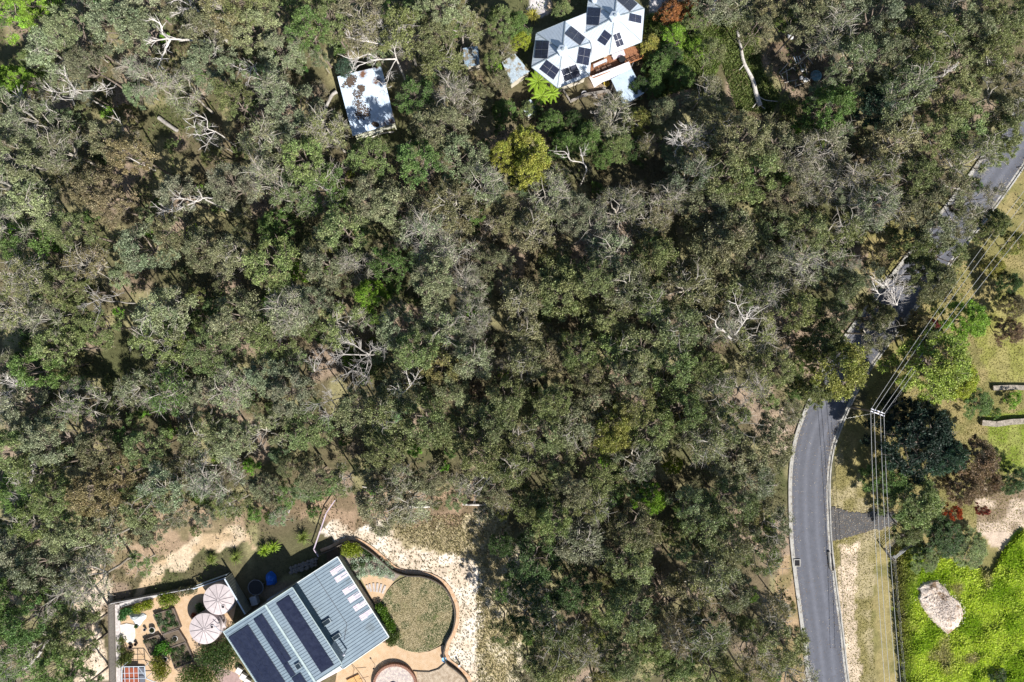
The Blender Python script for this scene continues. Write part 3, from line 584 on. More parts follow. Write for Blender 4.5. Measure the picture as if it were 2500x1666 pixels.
# timber garden walls below the deck
def wallline(name, pts, h, w_, m, label, cat='wall', group=None):
    o = P(*pts[0]); b = MB()
    for i in range(len(pts)-1):
        a, c = P(*pts[i]), P(*pts[i+1]); b.bar(a+Vector((0,0,h/2)), c+Vector((0,0,h/2)), w_, h)
    return tag(b.build(name, m), label, cat, group)
wallline('sleeper_wall', [c1(985,1150),c1(1150,1075),c1(1400,1035),c1(1430,1060),c1(1560,1180)], .7, .22, grey_tim, 'grey timber sleeper wall stepping round below the shade sail')
wallline('log_edging', [c1(885,1010),c1(985,1160)], .4, .22, grey_tim, 'dark timber log edging leading down from the hexagonal house')
for cx_, cy_, nm, lb in [(1385,955,'yellow_kayak','small yellow plastic tub leaning below the shade sail'),(1135,1070,'grey_tub','small grey tub in the shade under the white house')]:
    t = thing('garden_tub', lb, 'tub', P(*c1(cx_, cy_))); b = MB(); b.lathe(P(*c1(cx_, cy_)), [(.3,0),(.42,.4),(.46,.42),(.36,.38),(.26,.1)], 16); b.build('tub_body', mat(nm, (.55,.42,.08) if 'yellow' in nm else (.3,.3,.32), .5, .15), t)

# ---- the metal shed among the gums
rust = mat('rusty_white_sheet', (.55,.66,.80), .5, .08, 1, 9, spec=.35, stain=(.15,.075,.045), stain_scale=.22, stain_lo=.56)
sh, shq = skillion('metal_shed', [c2(285,440),c2(985,268),c2(1205,1180),c2(530,1385)], 3.0, 2.6, rust, mat('shed_wall', (.42,.42,.36), .9, .15), 'large white corrugated metal shed with rust brown leaf litter patches on its roof', .34)
b = MB(); z_ = 2.2
for o1, o2 in (((575,1400),(1200,1205)), ((600,1440),(1010,1310))): b.bar(P(*c2(*o1), z_), P(*c2(*o2), z_), .16, .12)
b.build('verandah_beam', mat('pale_beam', (.55,.55,.42), .85, .15), sh)
for c in [(600,1425),(900,1320),(1190,1215)]: b = MB(); p = P(*c2(*c), z_); b.bar(p, Vector((p.x,p.y,0)), .12, .12); b.build('verandah_post', mat('pale_beam', (0,0,0)), sh)
litm = mat('leaf_litter', (.075,.055,.043), .95, .5, 4, 16, bump=.03, col2=(.11,.08,.06))
spl = plane3(shq[0], shq[1], shq[2])
b = MB(); rl = random.Random(5)
for blob in ([(470,420),(600,440),(560,560),(500,600),(430,580),(360,620),(400,540),(460,480)],[(610,590),(710,600),(700,660),(670,670)],[(540,670),(680,665),(690,760),(640,840),(720,850),(810,1020),(790,1100),(620,1130),(560,1060),(600,940),(530,870),(590,800),(540,740)],[(850,1190),(880,1180),(960,1225),(870,1215)]):
    for i in range(1500):
        xs_ = [p[0] for p in blob]; ys_ = [p[1] for p in blob]; x = rl.uniform(min(xs_)-20, max(xs_)+20)+rl.gauss(0, 12); y = rl.uniform(min(ys_)-20, max(ys_)+20)+rl.gauss(0, 12)
        if not inside(blob, x+rl.gauss(0, 18), y+rl.gauss(0, 18)): continue
        p = on_plane(*c2(x, y), spl, rl.uniform(.045, .09)); a = rl.uniform(0, 6.28); r = rl.uniform(.05, .13)
        b.face([p+Vector((r*math.cos(a+k*1.57), r*math.sin(a+k*1.57)*.6, rl.uniform(-.02,.02))) for k in range(4)])
tag(b.build('fallen_leaves', litm), 'drifts of brown fallen leaves and bark on the metal shed roof', 'leaf litter', kind='stuff')

# ---- the green roofed house, lower left
U, Vv = (.839, -.544), (.544, .839)
def uv(u, v): return c4(25+u*U[0]+v*Vv[0], 1070+u*U[1]+v*Vv[1])
def zr(u): return float(np.interp(u, [0, 493, 812], [3.6, 5.9, 4.9]))
def RP(u, v, dz_=0.0):
    p = P(*uv(u, v), zr(u)); p.z += dz_; return p
gh = thing('green_roof_house', 'large house with pale green ribbed roof, long dark solar panels and clear roof strips', 'house', P(*uv(700, 450)))
b = MB(); VE = 1020
ribbed(b, RP(0,0), RP(0,VE), RP(493,0), RP(493,VE), .44, .05, .15); ribbed(b, RP(812,0), RP(812,905), RP(493,0), RP(493,905), .44, .05, .15)
b.build('main_roof', green_roof, gh)
b = MB(); b.bar(RP(493,-4,.06), RP(493,VE,.06), .3, .05); b.bar(RP(0,-4,.02), RP(0,VE,.02), .14, .12); b.bar(RP(0,-3,.02), RP(493,-3,.02), .12, .1); b.bar(RP(493,-3,.02), RP(812,-3,.02), .12, .1); b.bar(RP(814,0,.02), RP(814,905,.02), .1, .1)
b.bar(RP(493,909,.02), RP(812,909,.02), .12, .1); b.build('roof_flashing', mat('flashing', (.38,.46,.46), .5, .08), gh)
def z2(u): return float(np.interp(u, [830, 1352], [3.0, 2.4]))
def R2(u, v, dz_=0.0):
    p = P(*uv(u, v), z2(u)); p.z += dz_; return p
b = MB(); ribbed(b, R2(1352,-12), R2(1348,930), R2(800,-12), R2(790,950), .44, .05, .15); lr = b.build('side_roof', green_roof, gh)
b = MB(); b.bar(R2(1354,-14,.02), R2(1350,932,.02), .14, .12); b.bar(R2(860,-14,.02), R2(1352,-14,.02), .1, .1); b.bar(R2(800,953,.02), R2(1348,933,.02), .12, .1); b.build('gutter', mat('pale_gutter', (.60,.63,.62), .5, .06), lr)
b = MB(); b.bar(R2(1070,-8,.05), R2(1070,600,.05), .05, .03); b.bar(R2(1070,600,.05), R2(960,720,.05), .05, .03); b.build('cable_line', mat('dull_cable', (.12,.13,.15), .6, .1), lr)
# walls
def wall4(b, pts, z0, z1f):
    for i in range(len(pts)):
        a, c = pts[i], pts[(i+1) % len(pts)]; b.face([(a.x,a.y,z0),(c.x,c.y,z0),(c.x,c.y,c.z),(a.x,a.y,a.z)])
b = MB(); wall4(b, [RP(22,20,-.1),RP(493,20,-.1),RP(800,20,-.1),RP(800,890,-.1),RP(493,890,-.1),RP(22,1000,-.1)], -.1, 0); b.build('wall', wall_cream, gh)
b = MB(); wall4(b, [R2(830,8,-.1),R2(1330,8,-.1),R2(1330,910,-.1),R2(800,930,-.1)], -.1, 0); b.build('side_wall', wall_cream, gh)
b = MB(); a, c = RP(806,6,-.08), RP(806,700,-.08); b.prism([a, c, c+Vector((.10,.06,0)), a+Vector((.10,.06,0))], 1.75); b.build('clerestory_wall', wall_dark, gh)
b = MB(); a, c = RP(806,700,-.08), RP(806,890,-.08); b.prism([a, c, c+Vector((.10,.06,0)), a+Vector((.10,.06,0))], 1.75); b.build('upper_wall', trim, gh)
def garr(u0, u1, v0, v1, nu, nv):
    b = MB(); n_ = (RP(u1,v0)-RP(u0,v0)).cross(RP(u0,v1)-RP(u0,v0)).normalized(); n_ = n_ if n_.z > 0 else -n_
    b.prism([RP(u0,v0)+n_*.12, RP(u1,v0)+n_*.12, RP(u1,v1)+n_*.12, RP(u0,v1)+n_*.12], -n_*.05); fr = b.build('solar_rack', mat('rack_grey', (.10,.11,.14), .5, .1), gh)
    for i in range(nu):
        for j in range(nv):
            ua, ub = u0+(u1-u0)*i/nu+.9, u0+(u1-u0)*(i+1)/nu-.9; va, vb = v0+(v1-v0)*j/nv+.5, v0+(v1-v0)*(j+1)/nv-.5
            pb = MB(); pb.prism([RP(ua,va)+n_*.15, RP(ub,va)+n_*.15, RP(ub,vb)+n_*.15, RP(ua,vb)+n_*.15], -n_*.028); pb.build('solar_panel', panelm, fr)
garr(17, 248, 70, 1010, 3, 8); garr(322, 424, 58, 590, 2, 5); garr(322, 375, 596, 740, 1, 1); garr(322, 424, 750, 980, 2, 2); garr(592, 742, 44, 864, 1, 7)
def skyl(u0, u1, v0, v1, f, dz0, par, lab):
    b = MB(); q_ = [f(u0,v0,.28), f(u1,v0,.28), f(u1,v1,.28), f(u0,v1,.28)]; b.prism(q_, .3); sk = b.build('skylight', trim, par)
    ctr = sum(q_, Vector())/4; b = MB(); b.prism([c.lerp(ctr, .2)+Vector((0,0,.03)) for c in q_], .02); b.build('pane', glassm, sk)
skyl(415, 470, 655, 715, RP, 0, gh, ''); skyl(870, 962, 448, 495, R2, 0, gh, ''); skyl(872, 965, 625, 668, R2, 0, gh, '')
for k, v in enumerate([95, 175, 320, 415, 515, 625]):     # clear strips: short ribbed sheet flush with the side roof
    b = MB(); u0 = 1210; n_ = (R2(1300,0)-R2(1200,0)).cross(R2(1200,100)-R2(1200,0)).normalized(); n_ = n_ if n_.z > 0 else -n_
    ribbed(b, R2(1348,v-28)+n_*.045, R2(1348,v+28)+n_*.045, R2(u0,v-28)+n_*.045, R2(u0,v+28)+n_*.045, .26, .022, .09); b.bar(R2(u0+55,v-28)+n_*.06, R2(u0+55,v+28)+n_*.06, .06, .03); b.build('clear_roof_strip', poly, lr)
b = MB(); p = P(*c4(1215,1295), 4.6); b.path([Vector((p.x,p.y,2.6)), p], .11, 10); b.lathe(p, [(.2,0),(.2,.12),(.03,.25)], 12); b.build('flue', framem, gh)
b = MB(); b.path([P(*c4(1215,1300), 2.85), P(*c4(1115,1422), 2.9)], .06, 8); b.build('stay_pipe', framem, gh)
b = MB(); ribbed(b, P(*c4(930,1590), 2.7), P(*c4(1205,1440), 2.7), P(*c4(1000,1500), 2.9), P(*c4(1150,1385), 2.9), .5, .01); b.build('verandah_roof', poly, gh)
b = MB(); b.path([P(*c4(25,1070), 3.4), P(*c4(-25,1050), 3.0), P(*c3(1185,1000), 2.95)], .05, 8); b.build('downpipe', white_roof, gh)

# ---- tanks and the yard
tm = mat('pink_beige_tank', (.50,.44,.44), .55, .07, 1, 6)
rb = mat('tank_rib', (.17,.15,.16), .7, .15)
tank('water_tank', *c3(1237,745), 2.2, 2.2, tm, 'round pinkish beige water tank nearest the tall screen fence, upper of the pair', rb, (.72,-.98), 12, 'pair of beige water tanks')
tank('water_tank', *c3(1098,1035), 2.2, 2.2, tm, 'round pinkish beige water tank between garden beds and house, lower of the pair', rb, (1.15,.35), 12, 'pair of beige water tanks')
t = thing('corrugated_screen', 'curved pinkish corrugated sheet between the lower tank and the house', 'screen', P(*c3(1270,1000))); b = MB()
for i in range(9): b.bar(P(*c3(1190+i*10, 905+i*14), 1.5), P(*c3(1245+i*8, 925+i*12), 1.3), .14, .03)
b.build('sheet', tm, t)
sf = thing('screen_fence', 'tall grey green sheet fence between the tanks and the shaded back yard', 'fence', P(*c3(1400,700)))
def tallwall(par, a, c, h, w_, m, name='panel'):
    b = MB(); A, B_ = P(*a), P(*c); d = B_-A; L = d.length; b.bar(A+Vector((0,0,h/2)), B_+Vector((0,0,h/2)), w_, h)
    n_ = Vector((-d.y, d.x, 0)).normalized(); k = int(L/.35)
    for i in range(k+1):
        p = A.lerp(B_, i/k)
        for s_ in (-1, 1): b.bar(p+n_*s_*(w_/2+.02)+Vector((0,0,.03)), p+n_*s_*(w_/2+.02)+Vector((0,0,h-.05)), .05, .04)
    return b.build(name, m, par)
fm = mat('grey_green_fence', (.30,.31,.27), .6, .08)
tallwall(sf, c3(1360,488), c3(1560,830), 2.3, .12, fm); b = MB(); b.bar(P(*c3(1360,488), 0)+Vector((0,0,2.34)), P(*c3(1560,830), 0)+Vector((0,0,2.34)), .2, .06); b.build('capping', white_roof, sf)
bf = thing('boundary_fence', 'pale grey sheet fence along the top edge of the vegetable garden', 'fence', P(*c3(700,660)))
tallwall(bf, c3(190,765), c3(1020,610), 1.1, .1, mat('pale_fence', (.38,.37,.37), .8, .2, 2, 9))
b = MB(); b.bar(P(*c3(1020,612))+Vector((0,0,1.3)), P(*c3(1345,500))+Vector((0,0,1.3)), .12, .1); b.bar(P(*c3(1040,590))+Vector((0,0,.5)), P(*c3(1345,480))+Vector((0,0,.5)), .06, .8); b.build('gate_rail', white_roof, bf)
b = MB(); b.prism([P(*c3(250,790), .5), P(*c3(560,705), .5), P(*c3(620,690), .5), P(*c3(630,720), .5), P(*c3(260,830), .5)], .5); tag(b.build('planter_ledge', mat('pale_block', (.50,.48,.47), .9, .25, 2, 8, col2=(.36,.34,.33))), 'pale grey block ledge along the top left of the vegetable garden', 'ledge')
lf = thing('side_fence', 'dark capped timber fence along the left edge of the vegetable garden', 'fence', P(*c3(185,1200)))
tallwall(lf, c3(200,760), c3(215,1640), 1.5, .1, grey_tim); b = MB(); b.bar(P(*c3(200,758))+Vector((0,0,1.54)), P(*c3(215,1640))+Vector((0,0,1.54)), .16, .05); b.build('capping', wallm, lf)
b = MB(); b.prism([P(*c3(206,800), .3), P(*c3(250,800), .3), P(*c3(262,1640), .3), P(*c3(222,1640), .3)], .3); tag(b.build('timber_walk', mat('bleached_timber', (.50,.47,.46), .9, .2, 3, 10, col2=(.36,.33,.32))), 'bleached grey sleeper ledge running down inside the left garden fence', 'ledge')
b = MB(); b.prism([P(*c3(255,1000), .12), P(*c3(320,985), .12), P(*c3(400,1000), .12), P(*c3(405,1100), .12), P(*c3(395,1180), .12), P(*c3(330,1180), .12), P(*c3(262,1120), .12)], .1); tag(b.build('sand_pile', mat('white_sand', (.66,.60,.54), .95, .15, 2, 9, bump=.03)), 'pale sand bed beside the left garden ledge', 'sand bed')
soil = mat('bed_soil', (.13,.10,.07), .95, .4, 2, 10, bump=.05); edg = mat('bed_edge', (.17,.14,.12), .9, .25, 3, 10)
herbm = leaf_mat('herb_leaf', .3)
def leaves(name, centres, n_, rad, zs, size, colr, par=None, label=None, cat=None, mt=None, seed=1, group=None, kind=None, flat=1.0):
    """a clump of leaf faces; centres = list of world points"""
    r = np.random.default_rng(seed); k = len(centres); c = np.array([tuple(x) for x in centres], float)[r.integers(0, k, n_)]
    d = r.normal(size=(n_,3)); d /= np.linalg.norm(d, axis=1)[:,None]; d *= (r.random((n_,1))**.45)*rad; d[:,2] = d[:,2]*zs
    c = c+d; a = r.normal(size=(n_,3)); a[:,2] *= flat; a /= np.linalg.norm(a, axis=1)[:,None]; b_ = np.cross(a, r.normal(size=(n_,3))); b_ /= np.linalg.norm(b_, axis=1)[:,None]+1e-9
    s_ = size*(.6+.8*r.random((n_,1))); V = np.stack([c-a*s_, c-b_*s_*.45, c+a*s_, c+b_*s_*.45], 1)
    col_ = np.repeat(np.array(colr)*(.55+.9*r.random((n_,1))), 4, 0)
    org = np.array(par['_org']) if par is not None else np.array([c[:,0].mean(), c[:,1].mean(), max(0, c[:,2].min())])
    me = quads(name, V.reshape(-1,3)-org, np.arange(n_*4).reshape(-1,4), [mt or herbm], ('leaf', col_)); o = bpy.data.objects.new(name, me); C.objects.link(o); o.color = (1,1,1,1)
    if par is not None: o.parent = par
    else: o.location = org
    o['_org'] = tuple(org); return tag(o, label, cat, group, kind)
def bed(corners, label, cols_, seed, dens=260):
    t = thing('raised_bed', label, 'garden bed', P(*c3(*corners[0])), 'timber edged vegetable beds'); b = MB(); q_ = [P(*c3(*c)) for c in corners]
    for i in range(4): b.bar(q_[i]+Vector((0,0,.25)), q_[(i+1) % 4]+Vector((0,0,.25)), .09, .5)
    b.build('frame', edg, t); ctr = sum(q_, Vector())/4; b = MB(); b.prism([c.lerp(ctr, .03)+Vector((0,0,.4)) for c in q_], .3); b.build('soil', soil, t)
    r = random.Random(seed)
    for i, cc in enumerate(cols_):
        cs = []
        for k in range(9):
            a, b2 = (r.random()*.85+.07, r.random()*.85+.07) if dens > 100 else (r.random()*.3+.2, r.random()*.3+.5); cs.append(q_[0].lerp(q_[1], a).lerp(q_[3].lerp(q_[2], a), b2)+Vector((0,0,.55)))
        leaves('vegetables', cs, dens*3, .32, .6, .09, cc, t, seed=seed*10+i)
bed([(600,885),(800,825),(872,1010),(690,1082)], 'timber edged bed full of pale leafy greens, topmost of the four', [(.05,.12,.03),(.13,.17,.10),(.06,.09,.04)], 1)
bed([(500,1140),(655,1085),(735,1215),(575,1290)], 'timber edged bed of grey green plants with a bright patch, left of the four', [(.06,.09,.05),(.10,.10,.06)], 2, 160)
bed([(700,1085),(850,1035),(925,1155),(760,1215)], 'timber edged bed mostly bare soil holding a pot, second from the right path', [(.07,.09,.04)], 3, 60)
bed([(745,1222),(925,1165),(1005,1345),(815,1420)], 'timber edged bed of silvery and green plants, lowest of the four', [(.06,.11,.03),(.14,.16,.09),(.09,.10,.05)], 4)
def plant(name, pts, r_px, z_, colr, label, cat, n_=1500, size=.11, zs=.8, seed=1, conv=None, group=None, rr=None):
    cs = [P(*((conv(*p)) if conv else p), z_) for p in pts]; c0 = cs[0]; t = thing(name, label, cat, (c0.x, c0.y, 0), group)
    b = MB(); rng_ = random.Random(seed)
    for c in cs[:8]:
        b.path([Vector((c0.x, c0.y, -.05)), Vector(((c0.x+c.x)/2+rng_.uniform(-.1,.1), (c0.y+c.y)/2, z_*.55)), c], [.05,.035,.012], 5)
    b.build('stems', mat('brown_bark', (.14,.11,.08), .9, .3, 3, 12), t)
    leaves('foliage', cs, n_, r_px/S, zs, size, colr, t, seed=seed); return t
Lm, Gr, Dk = (.20,.24,.018), (.07,.13,.022), (.025,.055,.018)
plant('citrus_bush', [(430,840),(500,810),(540,800)], 13, .9, Lm, 'bright yellow green bush at the top left of the vegetable garden', 'bush', 1600, conv=c3, seed=11)
plant('fern_bush', [(300,880),(280,920),(330,860),(380,850)], 12, .7, (.05,.14,.04), 'dark green feathery bush left of the yellow green bush', 'bush', 1600, conv=c3, seed=12)
plant('citrus_bush', [(680,740),(740,720),(790,750),(700,780)], 15, 1.0, (.15,.20,.02), 'lime green bush above the topmost vegetable bed', 'bush', 2200, conv=c3, seed=13)
plant('grey_bush', [(870,670),(930,660),(980,650)], 12, .7, (.15,.15,.09), 'dull grey green bush along the top garden fence', 'bush', 1300, conv=c3, seed=14)
plant('leafy_bush', [(1040,820),(1060,860)], 10, .8, (.08,.13,.04), 'green bush left of the upper beige tank', 'bush', 900, conv=c3, seed=15)
plant('flowering_shrub', [(985,905)], 7, .5, (.34,.09,.04), 'small orange red shrub between the two beige tanks', 'shrub', 500, conv=c3, seed=16, size=.08)
plant('leafy_bush', [(650,1230),(690,1200),(620,1290),(720,1260)], 12, .8, (.07,.19,.02), 'bright green plants spilling from the left vegetable bed', 'bush', 1500, conv=c3, seed=17)
plant('large_shrub', [(1150,1260),(1250,1280),(1350,1330),(1280,1400),(1330,1200),(1100,1300),(1200,1360)], 26, 1.6, (.055,.095,.025), 'large dark green shrub between the lower tank and the house wall', 'shrub', 7000, conv=c3, seed=18)
plant('lemon_tree', [(640,1420),(690,1460),(620,1380),(650,1490)], 18, 1.5, (.16,.17,.02), 'yellow green lemon bush right of the glasshouse frame', 'bush', 2600, conv=c3, seed=19)
plant('large_shrub', [(960,1480),(1080,1500),(900,1540),(1180,1530),(1050,1560)], 24, 1.6, (.07,.11,.02), 'green shrub at the bottom edge between glasshouse and house', 'shrub', 5000, conv=c3, seed=20)
plant('creeping_plants', [(270,1150),(270,1250),(290,1330),(260,1380),(330,1350),(350,1300)], 12, .4, (.10,.13,.03), 'straggly green plants along the left garden ledge', 'plants', 1700, conv=c3, seed=21)
plant('lime_shrub', [(220,310),(190,290),(260,300),(210,350),(280,340),(170,330)], 14, .8, (.22,.27,.025), 'dense lime green shrub at the upper corner of the green roofed house', 'shrub', 5000, conv=c5, seed=22, size=.09)
plant('green_shrub', [(540,960),(580,1010),(600,1060),(520,900),(490,870)], 13, .7, (.09,.17,.02), 'bright green shrub between the house corner and the round lawn', 'shrub', 3200, conv=c5, seed=23)
plant('shaded_shrub', [(560,1090),(590,1140),(640,1130),(600,1180)], 14, .8, (.07,.10,.025), 'dull green shrub at the right corner of the green roofed house', 'shrub', 2600, conv=c5, seed=24)
rs = random.Random(3)
sbp = [(320,420),(380,400),(450,400),(500,430),(560,460),(590,500),(600,560),(540,530),(480,500),(400,480),(330,500),(270,480),(300,560),(250,430),(350,550),(430,540),(500,560)]
plant('silver_plants', sbp, 10, .25, (.42,.50,.40), 'silvery white ground plants in the bed beside the round lawn', 'plants', 5200, conv=c5, seed=25, size=.08)
plant('green_patch', [(380,360),(400,390),(330,450),(250,480),(350,330)], 9, .4, (.07,.11,.04), 'green low plants behind the silvery ground plants', 'plants', 1500, conv=c5, seed=26)
def pot(x, y, r, conv, colr, label, leafc=None, seed=1):
    c = P(*conv(x, y)); t = thing('plant_pot', label, 'pot', c, None); b = MB(); b.lathe(c, [(r*.7,0),(r,.45),(r*1.08,.46),(r*1.08,.5),(r*.9,.5),(r*.88,.42)], 20); b.build('pot_body', colr, t)
    b = MB(); b.lathe(c, [(r*.86,.38),(r*.86,.42)], 16); b.build('soil', soil, t)
    if leafc: leaves('foliage', [c+Vector((0,0,.6))], 220, r*.9, .7, .07, leafc, t, seed=seed)
whitep = mat('white_pot', (.62,.6,.58), .6, .1); dpot = mat('dark_pot', (.08,.06,.06), .6, .2); gpot = mat('grey_pot', (.2,.21,.24), .6, .2)
pot(590,1040,.42,c3,whitep,'white rimmed round pot left of the topmost vegetable bed',(.05,.07,.03),1)
pot(818,1122,.36,c3,whitep,'pale pot standing in the mostly bare vegetable bed',(.06,.06,.04),2)
pot(720,1325,.3,c3,whitep,'small white pot left of the lowest vegetable bed',None)
pot(515,1035,.2,c3,gpot,'small grey pot on gravel left of the white rimmed pot',None)
pot(435,1000,.3,c3,gpot,'grey pot under the white plant cover',(.06,.12,.03),3)
pot(375,1205,.28,c3,dpot,'dark pot beside the left garden ledge',None); pot(425,1180,.22,c3,dpot,'small dark pot right of another dark pot near the ledge',None)
t = thing('plant_cover', 'crumpled white netting cover over plants in the vegetable garden', 'plant cover', P(*c3(440,930))); b = MB(); r_ = random.Random(9)
cx0 = P(*c3(440,930)); ring = []
for k in range(14): a = 2*math.pi*k/14; rr_ = 1.15*(1+.25*math.sin(3*a)+r_.uniform(-.1,.1)); ring.append(Vector((cx0.x+rr_*math.cos(a), cx0.y+rr_*.8*math.sin(a), .05+r_.random()*.1)))
mid = [Vector((cx0.x,cx0.y,0)).lerp(p, .5)+Vector((0,0,.55+r_.uniform(-.12,.12))) for p in ring]; top = Vector((cx0.x,cx0.y,.75))
for k in range(14): j = (k+1) % 14; b.face([ring[k],ring[j],mid[j],mid[k]]); b.face([mid[k],mid[j],top])
b.build('netting', mat('white_net', (.66,.70,.72), .6, .15, 3, 12), t)
# glasshouse frame at the bottom left
gl = thing('glasshouse_frame', 'pale metal glasshouse frame over terracotta shelves at the bottom left', 'glasshouse', P(*c3(390,1500)))
b = MB(); zt = 2.0; fr = [(275,1415),(500,1412),(510,1530),(600,1566),(600,1640),(275,1640)]
for i in range(len(fr)): b.bar(P(*c3(*fr[i]), zt), P(*c3(*fr[(i+1) % len(fr)]), zt), .09, .07)
for x in (300,345,390,435): b.bar(P(*c3(x,1415), zt+.02), P(*c3(x+8,1640), zt+.02), .06, .05)
for y in (1480,1535): b.bar(P(*c3(275,y), zt+.03), P(*c3(505,y-5), zt+.03), .05, .05)
b.bar(P(*c3(435,1415), zt), P(*c3(500,1500), zt), .05, .05); b.build('frame', white_roof, gl)
for c in fr: b = MB(); p = P(*c3(*c), zt); b.bar(p, Vector((p.x,p.y,0)), .07, .07); b.build('post', white_roof, gl)
b = MB(); b.prism([P(*c3(300,1425), .8), P(*c3(430,1425), .8), P(*c3(455,1640), .8), P(*c3(270,1640), .8)], .1); b.build('shelf', mat('terracotta', (.26,.07,.035), .8, .3, 2, 9), gl)
b = MB(); b.prism([P(*c3(430,1425), .5), P(*c3(500,1430), .5), P(*c3(505,1640), .5), P(*c3(450,1640), .5)], .1); b.build('bench_top', mat('slate_bench', (.12,.13,.16), .7, .2), gl)
def crate(x, y, conv, size, h, rz, m, label, cat='box'):
    c = P(*conv(x, y)); t = thing('storage_box', label, cat, c); b = MB(); b.box(c+Vector((0,0,h/2)), (size[0], size[1], h), rz); b.build('box_body', m, t)
    b = MB(); b.box(c+Vector((0,0,h+.03)), (size[0]*1.05, size[1]*1.05, .06), rz); b.box(c+Vector((0,0,h+.07)), (size[0]*.3, .06, .04), rz); b.build('lid', m, t)
greyb = mat('grey_unit', (.35,.37,.42), .6, .1)
crate(1605,740,c3,(.9,1.2),.9,.3,greyb,'grey box shaped unit standing alone in the shaded yard beside the screen fence')
crate(1790,720,c3,(1.6,.6),.8,.55,greyb,'long grey unit against the shaded wall of the green roofed house'); crate(1885,665,c3,(1.5,.6),.8,.55,greyb,'pale grey unit up the wall from the long grey unit')
t = thing('garden_igloo', 'round dark netted trampoline base in the shaded back yard', 'trampoline', P(*c3(1620,610))); b = MB(); cc = P(*c3(1620,610)); b.lathe(cc+Vector((0,0,.7)), [(1.05,0),(1.05,.05)], 32); b.build('mat', blackp, t)
b = MB(); b.path([cc+Vector((1.1*math.cos(k*math.pi/12), 1.1*math.sin(k*math.pi/12), .74)) for k in range(25)], .05, 6, cap=False); b.build('rim', gpot, t)
for k in range(4): b = MB(); a = k*math.pi/2+.4; p = cc+Vector((1.1*math.cos(a), 1.1*math.sin(a), 0)); b.bar(p, p+Vector((0,0,.72)), .05, .05); b.build('leg', gpot, t)
tp = thing('blue_tarp', 'crumpled bright blue tarpaulin over a heap in the shaded back yard', 'tarpaulin', P(*c3(1755,540))); b = MB(); cc = P(*c3(1755,540)); r_ = random.Random(4)
R0 = [Vector((cc.x+math.cos(k*.524)*(.85+r_.uniform(-.15,.25)), cc.y+math.sin(k*.524)*(1.0+r_.uniform(-.1,.2)), 0)) for k in range(12)]
R1 = [p.lerp(Vector((cc.x,cc.y,0)), .35)+Vector((0,0,.75+r_.uniform(-.2,.2))) for p in R0]; tpp = Vector((cc.x,cc.y,1.15))
for k in range(12): j = (k+1) % 12; b.face([R0[k],R0[j],R1[j],R1[k]]); b.face([R1[k],R1[j],tpp])
b.build('sheet', mat('blue_tarpaulin', (.02,.14,.62), .4, .2, 2, 6), tp)
# rocks retaining the shaded yard
rockm = mat('yard_rock', (.22,.20,.19), .9, .3, 3, 10)
def rock(c, s_, m, label, seed, group=None, name='rock', cat='rock'):
    r = random.Random(seed); b = MB(); rings = []
    for i in range(5):
        ph = math.pi*(i/4)-math.pi/2; rr_ = math.cos(ph)*.999+.001; rings.append([Vector((c.x+s_[0]*rr_*math.cos(k*.785)*(1+r.uniform(-.25,.2)), c.y+s_[1]*rr_*math.sin(k*.785)*(1+r.uniform(-.25,.2)), c.z+s_[2]*(.5+.5*math.sin(ph))+r.uniform(-.03,.03))) for k in range(8)])
    for i in range(4):
        for k in range(8): j = (k+1) % 8; b.face([rings[i][k],rings[i][j],rings[i+1][j],rings[i+1][k]])
    return tag(b.build(name, m), label, cat, group)
k = 0
for x in range(700, 960, 24):
    for row in range(3):
        p = P(*c4(x+rs.uniform(-6,6), 450-(x-700)*.36+row*26-20+rs.uniform(-6,6))); rock(p, (rs.uniform(.22,.36), rs.uniform(.2,.32), .35), rockm, 'rough grey rock, %s from the left in the %s row of the shaded rock wall' % (['first','second','third','fourth','fifth','sixth','seventh','eighth','ninth','tenth','eleventh'][(x-700)//24], ['top','middle','bottom'][row]), k, 'rocks of the shaded rock wall'); k += 1
# side fence line north of the house and pale hose rail
sfc = thing('wire_fence', 'thin pale fence line running up from the green roofed house into the bush', 'fence', P(*c4(980,300)))
b = MB(); fp = [c4(982,305),c4(935,232),c4(1000,45),(800,1250),(822,1218)]
for i in range(4): b.bar(P(*fp[i])+Vector((0,0,.9)), P(*fp[i+1])+Vector((0,0,.9)), .12, .08); b.bar(P(*fp[i])+Vector((0,0,.4)), P(*fp[i+1])+Vector((0,0,.4)), .03, .03)
b.build('rail', mat('lilac_rail', (.5,.42,.50), .7, .1), sfc)
for p in fp: b = MB(); b.bar(P(*p), P(*p)+Vector((0,0,.95)), .1, .1); b.build('post', grey_tim, sfc)
# fire pit, timber platform, bits in the court
fpit = thing('stone_patio', 'round stone paved fire circle with brick rim at the bottom edge', 'fire pit', P(*c5(640,1590)))
pv = mat('mottled_paving', (.50,.43,.37), .9, .3, 2.2, 7, col2=(.33,.28,.27)); brick = mat('brick_rim', (.26,.14,.10), .9, .35, 3, 9)
c0 = P(*c5(640,1585)); b = MB(); b.lathe(c0, [(2.9,0),(2.9,.45)], 48); b.build('paving', pv, fpit)
b = MB()
for kk in range(44):
    a = math.radians(-15+kk*4.6); b.box(c0+Vector((3.05*math.cos(a), 3.05*math.sin(a), .32)), (.34,.22,.72), a)
b.build('brick_rim', brick, fpit); b = MB(); b.lathe(c0+Vector((-.2,-.1,.44)), [(.6,0),(.6,.22),(.45,.22),(.42,.05)], 20); b.build('fire_bowl', blackp, fpit)
pf = thing('timber_platform', 'pale orange timber platform below the green roofed house', 'platform', P(*c5(240,1530))); b = MB()
qa, qb = P(*c5(185,1540)), P(*c5(290,1490)); dn = P(*c5(300,1640))-P(*c5(240,1520))
